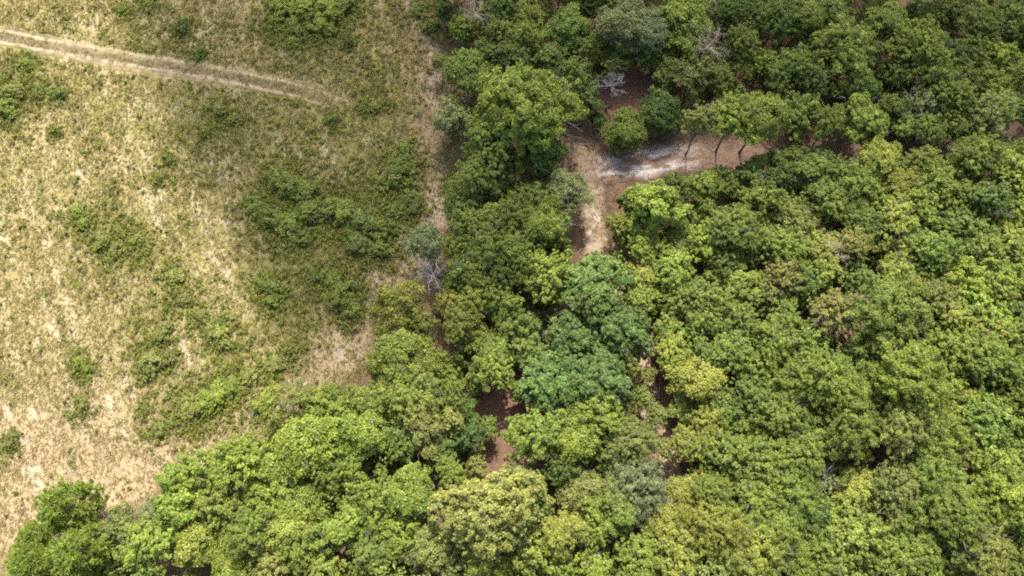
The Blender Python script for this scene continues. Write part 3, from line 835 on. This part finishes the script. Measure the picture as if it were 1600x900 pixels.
# ------------------------------------------------------------------ labels: told by look, then by what a plant stands beside
HAND = {  # crown position -> its own label and the words by which its neighbours refer to it
 (725,52): ("small dense round bright green crown standing apart at the field edge", "the small dense round crown"),
 (820,165): ("biggest bright green spreading tree, between the field edge and the sandy fork", "the biggest bright green tree"),
 (703,188): ("wispy grey-green tree with pale twigs touching the field edge", "the wispy grey-green tree"),
 (955,135): ("bare white snag with a star of branches beside the brown litter lane", "the bare white star snag"),
 (972,42): ("large soft blue-grey tree among green crowns at the top edge", "the large blue-grey tree"),
 (1068,36): ("tall bright green crown between the blue-grey tree and a grey snag", "the crown beside the grey snag"),
 (1108,72): ("tan leafless tree with a dense tangle of twigs", "the tan tangled tree"),
 (1117,14): ("small grey dead tree cut by the top edge", "the small grey snag"),
 (745,22): ("half bare tan tree behind the small round crown", None),
 (976,206): ("bright green bushy tree standing alone at the fork of the sandy road", "the lone tree at the fork"),
 (1032,178): ("bluish green tree tucked behind the lone tree at the fork", None),
 (1188,184): ("lobed bright yellow-green crown hanging over the far side of the sandy road", "the lobed crown over the road"),
 (1342,188): ("rounded bright crown standing in front of a grey sand opening", "the crown before the grey sand"),
 (1320,82): ("large feathery mid green dome in the shaded block", "the feathery dome"),
 (1430,84): ("tall bright green crown with dark shade on both sides", "the tall crown in dark shade"),
 (1022,326): ("broad bright green lumpy tree on the inside bend of the sandy road", "the tree inside the road bend"),
 (968,352): ("small yellowing tree beside the pale sandy trail", "the small yellowing trailside tree"),
 (1146,356): ("fine-textured round tree among lumpier crowns near the road", "the fine round tree"),
 (1402,284): ("yellowing tree in the sunlit woods just below the road", "the yellowing tree below the road"),
 (1522,244): ("upright mid green fuzzy tree at the side of the sandy road", "the upright roadside tree"),
 (886,298): ("blue-grey tree leaning over the pale trail just below the fork", "the blue-grey trailside tree"),
 (852,350): ("bright green tree casting shade on the pale sandy trail", "the tree shading the trail"),
 (668,382): ("rounded grey-green sparse tree standing out in the field edge", "the rounded grey-green edge tree"),
 (676,430): ("grey leafless tree with a wide fan of thin branches at the field edge", "the leafless fan tree"),
 (618,482): ("thin yellow tree with white limbs showing, at the field corner", "the thin yellow tree"),
 (770,580): ("rounded light green tree beside the emerald group", "the rounded light green tree"),
 (932,446): ("deep emerald broad tree at the far end of its group, by the trail", "the far emerald tree"),
 (936,596): ("large deep emerald tree in the middle of the woods", "the large emerald tree"),
 (1086,594): ("large yellowing tree beside the emerald group, lit by sun", "the large yellowing tree"),
 (1300,398): ("tan dead tree with ragged twigs among olive crowns", "the ragged tan tree"),
 (1298,490): ("rust-tinged crown beside the biggest round dome", "the rust-tinged crown"),
 (1386,492): ("biggest round fuzzy dome of the inner woods, mid green", "the biggest round dome"),
 (1420,592): ("large pale green dome in front of the biggest round dome", "the pale dome"),
 (1342,770): ("golden yellow tree beside a white snag and dark hollow", "the golden yellow tree"),
 (1292,746): ("small white snag beside the golden yellow tree", "the small white snag"),
 (1266,762): ("little orange-rust crown beside the small white snag", "the little orange crown"),
 (1562,774): ("widest pale dome near the bottom corner of the woods", "the widest pale dome"),
 (1074,774): ("bright yellow tree beside the grey sand opening on the trail", "the bright yellow tree"),
 (994,764): ("soft grey-green tree beside the trail's grey sand opening", "the soft grey-green tree"),
 (1042,822): ("yellowing tree in front of the bright yellow tree", None),
 (764,800): ("very wide olive green tree at the near edge of the woods", "the very wide olive tree"),
 (730,684): ("small pale emerald tree at the edge of the red litter clearing", "the small pale clearing tree"),
 (842,682): ("lumpy bright green tree in front of the red litter clearing", "the lumpy clearing tree"),
 (668,664): ("broad olive crown on the field side of the red litter clearing", None),
 (112,792): ("tufted bright pine with an open crown at the near field corner", "the open tufted pine"),
 (232,852): ("broad bright green tree next to the tufted pines", "the tree beside the tufted pines"),
 (482,692): ("broad bright green crown at the corner of the dry field", "the field corner crown"),
 (420,642): ("thin yellow-green sapling tree spreading onto the dry field", "the thin field sapling"),
 (590,782): ("dense bright green crown in front of small red litter gaps", "the crown by the litter gaps"),
 (1172,872): ("broad yellow-green dome at the bottom edge", "the bottom edge dome"),
 (482,852): ("rounded bright green crown close to the bottom edge, beside dark gaps", "the rounded bottom edge crown"),
}
PLACES = [((910,250), "the sandy fork"), ((795,640), "the red litter clearing"), ((1055,738), "the grey sand opening"), ((1380,712), "the dark hollow"),
          ((985,130), "the brown litter lane"), ((928,380), "the pale sandy trail gap"), ((1130,250), "the sandy road")]
ORD = ["", "second ", "third ", "fourth ", "fifth ", "sixth ", "seventh ", "eighth "]

def sector(dx, dy):
    if abs(dx) > 1.2 * abs(dy):
        return "on the field side of" if dx < 0 else "on the deep-woods side of"
    return "beyond" if dy < 0 else "in front of"

def make_labels(items, hand, marks, classes, sector=sector):
    """Labels for every plant without one of its own: look + side of a landmark (+ count outwards from it)."""
    labels, used = {}, set()
    for i, it in enumerate(items):
        if (it[0], it[1]) in hand:
            labels[i] = hand[(it[0], it[1])][0]
    best = {}
    for m, ((mx, my), phrase) in enumerate(marks):
        groups = {}
        for i, it in enumerate(items):
            dx, dy = it[0] - mx, it[1] - my
            if abs(dx) + abs(dy) < 2:
                continue
            groups.setdefault((classes[i], sector(dx, dy)), []).append((math.hypot(dx, dy), i))
        for (cl, sec), mem in groups.items():
            mem.sort()
            for r, (d, i) in enumerate(mem[:8]):
                best.setdefault(i, []).append((d + 55 * r, r, sec, phrase, cl))
    for i in range(len(items)):
        if i in labels:
            continue
        for d, r, sec, phrase, cl in sorted(best.get(i, [])):
            t = f"{ORD[r]}{cl} {sec} {phrase}"
            if r == 0:
                t = f"{cl} {'just ' if sec in ('beyond', 'in front of') else ''}{sec} {phrase}"
            if t not in used:
                used.add(t)
                labels[i] = t
                break
        else:
            labels[i] = f"{classes[i]} deep in the woods"
    return labels

def size_word(r, lo, hi):
    return "small " if r < lo else ("large " if r > hi else "")
KIND_WORD = {'O': 'leafy tree', 'F': 'feathery tree', 'G': 'soft tree', 'S': 'sparse tree', 'E': 'tree', 'P': 'fuzzy tree', 'Q': 'tufted pine', 'C': 'tree', 'B': 'bare tree', 'T': 'twiggy tree'}
classes = [(("grey " if k == 'B' else "tan ") if k in 'BT' else "") + size_word(r, 29, 43) + (COLOUR_WORDS[t] + " " if k not in 'BT' else "") + KIND_WORD[k] for x, y, r, k, t in TREES]
marks = [(xy, w[1]) for xy, w in HAND.items() if w[1]] + PLACES
tree_labels = make_labels(TREES, HAND, marks, classes)

# ------------------------------------------------------------------ build the trees: one Empty each, copied parts share mesh data
count = {}
def pick(kind, r_m, i):
    if kind == 'C':
        return MESH['round'][0], 'leafy'
    if kind == 'P':
        return MESH['fuzzy'][i % 5], 'leafy'
    if kind == 'Q':
        return MESH['tuft'][i % 3], 'pine'
    if kind == 'F':
        return MESH['feather'][(i * 2) % 9], 'leafy'
    if kind == 'S':
        return MESH['sparse'][i % 5], 'pale'
    if kind == 'G':
        return MESH['soft'][(i * 5) % 6], 'leafy'
    if kind == 'E':
        return MESH['broad'][i % 3], 'leafy'
    if i % 7 in (0, 2, 3, 5) and r_m < 5:
        return (MESH['feather_big'][i % 2] if r_m > 2.9 else MESH['feather'][(i * 4) % 9]), 'leafy'
    key = 'small' if r_m < 1.75 else ('big' if r_m > 3.1 else ('soft' if i % 3 else 'mid'))
    return MESH[key][i % len(MESH[key])], 'leafy'

TALL = {(1096, 188), (1148, 182), (1188, 184)}       # high crowns on clear stems along the sandy road
LOW = {(976, 206), (1032, 178), (935, 186), (725, 52)}
NAME = {'P': 'domed_tree', 'Q': 'pine_tree', 'B': 'bare_tree', 'T': 'bare_tree'}
for i, (x, y, r, kind, tint) in enumerate(TREES):
    rr = random.Random(1000 + i)
    hc, lift = 4.5, rr.uniform(0.82, 1.32)
    if (x, y) in LOW:
        lift = 0.62
    if kind in 'BT':
        lift = 1.35
    for _ in range(3):                                      # crown radius and height depend on each other a little
        R = r * 0.99 * depth_at(y, hc) / F_PX
        hc = (2.4 if kind in 'PQ' else 1.7) + 0.95 * R
        hc *= lift
        if (x, y) in TALL:
            hc = 6.7
    p = at(x, y, hc)
    g = float(height(p[0], p[1]))
    root = bpy.data.objects.new(NAME.get(kind, 'broadleaf_tree'), None)
    COL.objects.link(root)
    root.location = (p[0], p[1], g)
    root.rotation_euler = (0, 0, rr.uniform(0, 6.283))
    root.empty_display_size = 0.5
    root['label'] = tree_labels[i]
    root['category'] = 'dead tree' if kind in 'BT' else ('pine' if kind == 'Q' else 'tree')
    root['group'] = 'dead trees in the woods' if kind in 'BT' else ('pines at the field corner' if kind == 'Q' else 'domed fuzzy trees in the woods' if kind == 'P' else 'leafy trees in the woods')
    if kind in 'BT':
        style = 'white' if kind == 'B' else 'twiggy'
        br = link('branches', BARE[style][i % len(BARE[style])], root)
        br.location = (0, 0, hc)
        br.scale = (R, R, R * 0.9)
        tr = link('trunk', POLE[style], root)
        tr.scale = (R * 1.3, R * 1.3, hc)
        continue
    me, tk = pick(kind, R, i)
    crown = link('crown', me, root)
    crown.location = (0, 0, hc)
    s = rr.uniform(0.93, 1.07)
    sz = rr.uniform(0.88, 1.12) * (1.0 if kind not in 'PQ' else 1.05)
    crown.scale = (R * s, R / s, R * sz)
    c = TINT[tint]
    k, w = rr.uniform(0.86, 1.16), rr.uniform(0.98, 1.08)
    k *= 0.97
    crown.color = (c[0] * k * w, c[1] * k, c[2] * k / w, GREENNESS.get(tint, 1.0))
    if (x, y) in TALL:
        tk = 'pine'
    if tk == 'leafy' and rr.random() < 0.14:
        tk = 'pale'
    if kind == 'Q':
        crown.color = (0.225, 0.315, 0.060, 0.95)
    tr = link('trunk', TRUNK[tk][i % len(TRUNK[tk])], root)
    tr.scale = (R * (1.08 if tk == 'pale' else 1), R * (1.08 if tk == 'pale' else 1), hc)

# ------------------------------------------------------------------ field bushes
SHRUB_HAND = {
 (285,42): ("dark upright bush with a brown dead side beyond the field track", "the dark brown-sided bush"),
 (313,81): ("small dark bush on the far verge of the field track", "the small dark trackside bush"),
 (585,166): ("lone bright green sapling bush in the open shaded grass", "the lone bright sapling"),
 (566,168): ("tiny bush beside the lone bright sapling", None),
 (512,20): ("widest bright bush in the thicket at the top of the field", "the top thicket"),
 (93,146): ("narrow dark green bush among the grass near the track", "the narrow dark bush"),
 (536,460): ("big bright bush near the woods' corner of the field", "the big bright bush"),
 (512,328): ("mid green bush in the middle of the wide central thicket", "the central thicket"),
 (625,272): ("wide mid green bush at the path by the woods", "the wide pathside bush"),
 (322,628): ("largest bright bush in the clump above the dry grass", "the bright dry-grass clump"),
 (122,568): ("rounded bright bush alone on the pale sandy rows", "the rounded bush on the sandy rows"),
 (236,566): ("wide yellow-green bush on the pale rows in mid field", "the wide yellow-green bush"),
 (707,288): ("dark conical evergreen bush against the woods' edge", "the dark conical bush"),
 (120,330): ("first bright bush of the slanting row in the pale field", "the slanting row's first bush"),
 (340,522): ("broad yellow-green bush in the middle of the field", "the broad mid-field bush"),
 (22,142): ("broad yellow-green bush at the field's far corner below the track", "the far corner bush"),
}
def field_sector(dx, dy):
    if abs(dx) > 1.2 * abs(dy):
        return "on the open-field side of" if dx < 0 else "on the woods side of"
    return "beyond" if dy < 0 else "in front of"
shrub_classes = [size_word(r, 13, 21) + COLOUR_WORDS[t] + " bush" for x, y, r, t in SHRUBS]
shrub_labels = make_labels(SHRUBS, SHRUB_HAND, [(xy, w[1]) for xy, w in SHRUB_HAND.items() if w[1]], shrub_classes, field_sector)
for i, (x, y, r, tint) in enumerate(SHRUBS):
    rr = random.Random(5000 + i)
    R = r * 1.12 * depth_at(y, 0.5) / F_PX
    hc = 0.15 + 0.26 * R
    p = at(x, y, hc)
    g = float(height(p[0], p[1]))
    root = bpy.data.objects.new('field_bush', None)
    COL.objects.link(root)
    root.location = (p[0], p[1], g)
    root.rotation_euler = (0, 0, rr.uniform(0, 6.283))
    root.empty_display_size = 0.3
    root['label'], root['category'], root['group'] = shrub_labels[i], 'bush', 'bushes in the open field'
    tall = 1.25 if tint == 'd' and r < 16 else 1.0
    fo = link('foliage', MESH['bush'][i % 10], root)
    fo.location = (0, 0, hc * tall)
    s = rr.uniform(0.75, 1.3)
    fo.scale = (R * s * 0.86, R / s * 0.86, R * 0.5 * tall)
    c = TINT['o' if tint == 'y' else tint]
    k = rr.uniform(0.72, 0.98)
    fo.color = (c[0] * k * 1.05, c[1] * k * 1.0, c[2] * k * 0.9, 0.97)
    st = link('stem', TRUNK['stem'][i % 3], root)
    st.scale = (R, R, hc * tall)

# ------------------------------------------------------------------ grass, weeds, undergrowth (nobody could count them)
def scatter(n, x0, x1, y0, y1, rng):
    return rng.uniform(x0, x1, n), rng.uniform(y0, y1, n)

def green_at(X, Y):
    g = np.zeros(X.shape)
    for x, y, rr, w in GREEN_SPOTS:
        p, k = at(x, y), depth_at(y) / F_PX
        g = np.maximum(g, w * np.exp(-((X - p[0]) ** 2 + ((Y - p[1]) / 1.15) ** 2) / (rr * k) ** 2))
    return g

def build_grass():
    rng = np.random.default_rng(21)
    X, Y = scatter(220000, -66, 0, -7, 76, rng)
    sd = poly_sdf(X, Y, WOODS)
    den = fbm(X, Y, 2.4, 91, 3)
    tr = near_tracks(X, Y)
    col = soil_colour(X, Y)
    sandy = col.sum(1) > 0.78
    keep = (sd > -1.0) & (rng.random(len(X)) < 0.35 + 1.1 * (den - 0.25)) & ((tr > 0.95) | (rng.random(len(X)) < 0.10 + 0.55 * (np.abs(line_dist(X, Y, TRACK)[1]) < 0.42) + 0.75 * (line_dist(X, Y, TRACK)[0] < 2.5) * sstep(40, 62, line_dist(X, Y, TRACK)[2]))) & (~sandy | (rng.random(len(X)) < 0.22))
    X, Y = X[keep], Y[keep]
    n = len(X)
    worn = np.exp(-(line_dist(X, Y, EDGE_PATH)[0] / 1.3) ** 2)
    keep = rng.random(len(X)) > 0.6 * worn
    X, Y = X[keep], Y[keep]
    n = len(X)
    gr = np.clip(green_at(X, Y) + 0.16 * np.sin((furrow_phase(X, Y) + 0.9 * fbm(X, Y, 8, 33, 2)) * 2 * math.pi / 2.9 - 1.5) + 1.3 * (fbm(X, Y, 5, 93, 4) - 0.54) - 0.5 * np.exp(-(((X - at(120, 700)[0]) / 14) ** 2 + ((Y - at(120, 700)[1]) / 8) ** 2)), 0, 1)
    per = 5
    ti = np.repeat(np.arange(n), per)
    m = len(ti)
    a = rng.uniform(0, 6.283, m)
    lean = rng.uniform(0.3, 1.5, m)
    ln = (rng.uniform(0.13, 0.36, n)[ti]) * rng.uniform(0.6, 1.2, m)
    d = unit(np.stack([np.cos(a) * lean, np.sin(a) * lean, np.ones(m)], 1))
    side = np.stack([-np.sin(a), np.cos(a), np.zeros(m)], 1) * rng.uniform(0.026, 0.048, m)[:, None]
    base = np.stack([X, Y, height(X, Y)], 1)[ti] + np.stack([rng.normal(size=m) * 0.06, rng.normal(size=m) * 0.06, np.zeros(m)], 1)
    v = np.stack([base - side, base + side, base + d * ln[:, None]], 1).reshape(-1, 3)
    straw, olive = np.array([0.325, 0.278, 0.108]), np.array([0.205, 0.205, 0.050])
    f = np.clip(1.25 * gr + 0.35 * (rng.random(n) - 0.5), 0, 1)[:, None]
    c = (straw * (1 - f) + olive * f) * rng.uniform(0.7, 1.25, n)[:, None]
    tan = at(120, 700)
    t = 0.5 * np.exp(-(((X - tan[0]) / 13) ** 2 + ((Y - tan[1]) / 7) ** 2))[:, None]
    c = c * (1 - t) + np.array([0.385, 0.30, 0.18]) * t
    tint = c[ti] * rng.uniform(0.8, 1.2, m)[:, None]
    link("field_grass", mesh_from("field_grass", v, np.arange(3 * m).reshape(m, 3), tint, GRASS), kind="stuff")

def build_weeds():
    rng = np.random.default_rng(23)
    X, Y = scatter(66000, -66, 0, -7, 76, rng)
    sd = poly_sdf(X, Y, WOODS)
    pr = 1.2 * green_at(X, Y) + 0.9 * (fbm(X, Y, 3.2, 95, 4) - 0.50)
    keep = (sd > 0) & (rng.random(len(X)) < pr * 0.42) & (near_tracks(X, Y) > 1.0)
    X, Y = X[keep], Y[keep]
    bx, by = [], []
    for x, y, r, tnt in SHRUBS:
        p, k = at(x, y + r * 0.3), depth_at(y) / F_PX
        q = 14 + int(r * 3.2)
        bx.append(p[0] + rng.normal(size=q) * r * k * 0.95)
        by.append(p[1] + rng.normal(size=q) * r * k * 1.05)
    X, Y = np.concatenate([X] + bx), np.concatenate([Y] + by)
    n = len(X)
    per = 15
    ti = np.repeat(np.arange(n), per)
    m = len(ti)
    rad = rng.uniform(0.14, 0.40, n)
    e = unit(rng.normal(size=(m, 3)) + np.array([0, 0, 0.5]))
    pos = np.stack([X, Y, height(X, Y) + rad * 0.6], 1)[ti] + e * rad[ti][:, None] * rng.uniform(0.5, 1, m)[:, None]
    nrm = unit(e + 0.6 * rng.normal(size=(m, 3)) + np.array([0, 0, 0.4]))
    s = rng.uniform(0.09, 0.17, m)
    v, f = leaf_tris(pos, nrm, s * 1.4, s, rng)
    ca, cb = np.array([0.125, 0.165, 0.030]), np.array([0.235, 0.24, 0.048])
    k = rng.random(n)[:, None]
    tint = ((ca * (1 - k) + cb * k) * rng.uniform(0.75, 1.15, n)[:, None])[ti] * rng.uniform(0.8, 1.2, m)[:, None]
    link("low_weeds", mesh_from("low_weeds", v, f, tint, WEED), kind="stuff")

def build_undergrowth():
    rng = np.random.default_rng(25)
    X, Y = scatter(13000, -50, 66, -9, 78, rng)
    sd = poly_sdf(X, Y, WOODS)
    d1, d2 = line_dist(X, Y, LITTER_LANE)[0], near_tracks(X, Y)
    q, q2 = at(795, 640), at(905, 235)
    keep = (sd < -0.5) & (d1 > 2.6) & (d2 > 1.3) & (np.hypot((X - q[0]) / 3.0, (Y - q[1]) / 4.2) > 1) & (np.hypot((X - q2[0]) / 4.0, (Y - q2[1]) / 4.5) > 1) & (fbm(X, Y, 6, 97, 3) > 0.36)
    X, Y = X[keep], Y[keep]
    n = len(X)
    per = 48
    ti = np.repeat(np.arange(n), per)
    m = len(ti)
    rad = 0.35 + 0.9 * rng.random(n) ** 1.8
    rise = np.where(rng.random(n) < 0.38, rng.uniform(1.6, 3.9, n), rad * rng.uniform(0.7, 2.0, n))
    e = unit(rng.normal(size=(m, 3)) + np.array([0, 0, 0.6]))
    pos = np.stack([X, Y, height(X, Y) + rise], 1)[ti] + e * (rad[ti] * rng.uniform(0.4, 1, m))[:, None]
    nrm = unit(e + 0.7 * rng.normal(size=(m, 3)) + np.array([0, 0, 0.5]))
    s = rng.uniform(0.15, 0.29, m)
    v, f = leaf_tris(pos, nrm, s * 1.4, s, rng)
    k = rng.random(n)[:, None]
    c = (np.array([0.125, 0.19, 0.038]) * (1 - k) + np.array([0.21, 0.235, 0.055]) * k) * rng.uniform(0.7, 1.2, n)[:, None]
    tint = c[ti] * rng.uniform(0.8, 1.2, m)[:, None]
    link("undergrowth", mesh_from("undergrowth", v, f, tint, WEED), kind="stuff")

def build_outer_woods():
    """The woods going on past the picture, as one mass."""
    rng = np.random.default_rng(27)
    src = []
    for me in MESH['small']:
        v = np.empty(len(me.vertices) * 3, np.float32)
        me.vertices.foreach_get("co", v)
        src.append(v.reshape(-1, 3))
    vs, fs, ts, n = [], [], [], 0
    cand = [(x, -38 + rng.uniform(-10, 10)) for x in range(700, 1680, 62)] + [(x, 950 + rng.uniform(-12, 12)) for x in range(150, 1700, 74)]
    cand += [(1655 + rng.uniform(-10, 14), y) for y in range(0, 930, 66)]
    for x, y in cand:
        R = rng.uniform(2.0, 2.9)
        hc = 2.4 + 1.05 * R
        p = at(x, y, hc)
        v = src[rng.integers(len(src))].reshape(-1, 4, 3)[::2, :3].reshape(-1, 3)
        a = rng.uniform(0, 6.283)
        rot = np.array([[math.cos(a), -math.sin(a), 0], [math.sin(a), math.cos(a), 0], [0, 0, 1]])
        vs.append((v @ rot.T) * R + p)
        k = len(v) // 3
        fs.append(np.arange(3 * k).reshape(k, 3) + n)
        n += len(v)
        c = np.array(TINT[rng.choice(list('bmmdoy'))])
        ts.append(c * rng.uniform(0.6, 1.3, (k, 1)))
    link("outer_woods", mesh_from("outer_woods", np.concatenate(vs), np.concatenate(fs), np.concatenate(ts), WEED), kind="stuff")

def build_tussocks():
    """Knee-high olive tussocks strung along the old rows."""
    rng = np.random.default_rng(29)
    X, Y = scatter(10000, -62, -6, -7, 72, rng)
    U = furrow_phase(X, Y) + 0.9 * fbm(X, Y, 8, 33, 2)
    row = 0.5 - 0.5 * np.cos(U * 2 * math.pi / 2.9)
    sd = poly_sdf(X, Y, WOODS)
    pr = (0.15 + 0.85 * row ** 1.5) * (0.22 + 1.6 * np.clip(fbm(X, Y, 6, 99, 4) - 0.42, 0, 1) + 0.7 * green_at(X, Y))
    tan = at(120, 720)
    pr = pr * (1 - 0.75 * np.exp(-(((X - tan[0]) / 15) ** 2 + ((Y - tan[1]) / 7) ** 2)))
    keep = (sd > 1.2) & (rng.random(len(X)) < pr * 0.62) & (near_tracks(X, Y) > 1.1)
    X, Y = X[keep], Y[keep]
    n = len(X)
    rad = 0.16 + 0.36 * rng.random(n) ** 2
    per = 34
    ti = np.repeat(np.arange(n), per)
    m = len(ti)
    e = unit(rng.normal(size=(m, 3)) + np.array([0, 0, 0.7]))
    pos = np.stack([X, Y, height(X, Y) + rad * 0.75], 1)[ti] + e * (rad[ti] * rng.uniform(0.3, 1.05, m))[:, None] * np.array([1, 1, 1.15])
    nrm = unit(e * 0.6 + 0.7 * rng.normal(size=(m, 3)) + np.array([0, 0.1, 0.6]))
    sz = rng.uniform(0.07, 0.15, m)
    v, f = leaf_quads(pos, nrm, sz * 1.8, sz * 0.8, rng)
    k = rng.random(n)[:, None]
    c = np.array([0.17, 0.20, 0.038]) * (1 - k) + np.array([0.31, 0.275, 0.09]) * k
    tint = (c * rng.uniform(0.75, 1.15, n)[:, None])[ti] * rng.uniform(0.8, 1.2, m)[:, None]
    link("tussock_grass", mesh_from("tussock_grass", v, f, tint, WEED), kind="stuff")

def build_litter():
    """Dead leaves and sticks on the floor of the woods."""
    rng = np.random.default_rng(33)
    X, Y = scatter(60000, -40, 60, -2, 76, rng)
    sd = poly_sdf(X, Y, WOODS)
    keep = (sd < 0.5) & (rng.random(len(X)) < 0.25 + 0.75 * (fbm(X, Y, 2.0, 103, 3) > 0.5)) & ((line_dist(X, Y, SAND_ROAD)[0] > 1.0) | (rng.random(len(X)) < 0.25))
    X, Y = X[keep], Y[keep]
    n = len(X)
    pos = np.stack([X, Y, height(X, Y) + rng.uniform(0.02, 0.07, n)], 1)
    nrm = unit(rng.normal(size=(n, 3)) * 0.45 + np.array([0, 0, 1.0]))
    stick = rng.random(n) < 0.10
    ln = np.where(stick, rng.uniform(0.35, 1.3, n), rng.uniform(0.09, 0.22, n))
    wd = np.where(stick, rng.uniform(0.03, 0.06, n), ln * 0.75)
    v, f = leaf_quads(pos, nrm, ln, wd, rng)
    pal = np.array([(0.22, 0.13, 0.075), (0.30, 0.19, 0.11), (0.14, 0.085, 0.055), (0.36, 0.27, 0.17)])
    c = pal[rng.integers(0, 4, n)]
    c[stick] = (0.33, 0.30, 0.27)
    link("leaf_litter", mesh_from("leaf_litter", v, f, c * rng.uniform(0.75, 1.2, (n, 1)), WEED), kind="stuff")
    # straw tufts on the spur below the fork
    X, Y = scatter(9000, 2, 18, 20, 50, rng)
    d = line_dist(X, Y, SAND_TRAIL[:5])[0]
    keep = (d < 2.6) & (rng.random(len(X)) < np.where(d < 0.55, 0.16, 0.75) * (0.25 + 1.2 * (fbm(X, Y, 1.5, 105, 3) - 0.3)))
    X, Y = X[keep], Y[keep]
    n, per = len(X), 8
    ti = np.repeat(np.arange(n), per)
    m = len(ti)
    a = rng.uniform(0, 6.283, m)
    lean = rng.uniform(0.3, 1.5, m)
    d3 = unit(np.stack([np.cos(a) * lean, np.sin(a) * lean, np.ones(m)], 1))
    side = np.stack([-np.sin(a), np.cos(a), np.zeros(m)], 1) * 0.026
    base = np.stack([X, Y, height(X, Y)], 1)[ti] + rng.normal(size=(m, 3)) * np.array([0.06, 0.06, 0])
    v = np.stack([base - side, base + side, base + d3 * rng.uniform(0.12, 0.36, m)[:, None]], 1).reshape(-1, 3)
    c = np.array([0.37, 0.29, 0.15]) * rng.uniform(0.6, 1.2, (n, 1))
    link("straw_grass", mesh_from("straw_grass", v, np.arange(3 * m).reshape(m, 3), c[ti], GRASS), kind="stuff")

build_litter()
build_tussocks()
build_grass()
build_weeds()
build_undergrowth()
build_outer_woods()

# ------------------------------------------------------------------ the cloud whose shade lies over the far field and fork
def build_cloud():
    m, nt, out = new_mat("cloud_vapour")
    vol = nt.nodes.new("ShaderNodeVolumePrincipled")
    vol.inputs["Color"].default_value = (0.98, 0.98, 0.98, 1)
    vol.inputs["Density"].default_value = 0.0250
    nt.links.new(vol.outputs[0], out.inputs["Volume"])
    shade = gp((170, -500), (215, -40), (300, 90), (350, 200), (375, 300), (420, 400), (520, 455), (700, 450), (820, 400), (860, 320), (920, 235), (1050, 200), (1180, 200), (1400, 150), (1600, 110), (2000, 0), (2000, -500))
    z0 = 320.0
    off = TO_SUN * (z0 / TO_SUN.z)
    xs, ys = np.linspace(-80, 90, 88), np.linspace(5, 150, 76)
    X, Y = np.meshgrid(xs, ys)
    sd = poly_sdf(X, Y, shade) + 7 * (fbm(X, Y, 16, 201, 3) - 0.5)
    edge = np.minimum(np.minimum(X - xs[0], xs[-1] - X), np.minimum(Y - ys[0], ys[-1] - Y))
    th = 44 * sstep(4.0, -13.0, sd) * (0.75 + 0.5 * fbm(X, Y, 11, 203, 3)) * sstep(0, 12, edge) + 0.02
    ny, nx = X.shape
    idx = np.arange(nx * ny).reshape(ny, nx)
    top = np.stack([X + off.x, Y + off.y, z0 + th], -1).reshape(-1, 3)
    bot = np.stack([X + off.x, Y + off.y, z0 + 0 * th], -1).reshape(-1, 3)
    f = np.stack([idx[:-1, :-1], idx[:-1, 1:], idx[1:, 1:], idx[1:, :-1]], -1).reshape(-1, 4)
    N = nx * ny
    ring = np.concatenate([idx[0, :], idx[1:, -1], idx[-1, -2::-1], idx[-2:0:-1, 0]])
    wall = np.stack([ring + N, np.roll(ring, -1) + N, np.roll(ring, -1), ring], -1)
    link("cloud", mesh_from("cloud", np.concatenate([top, bot]), np.concatenate([f, f[:, ::-1] + N, wall]), None, m, smooth=True), kind="stuff")
build_cloud()
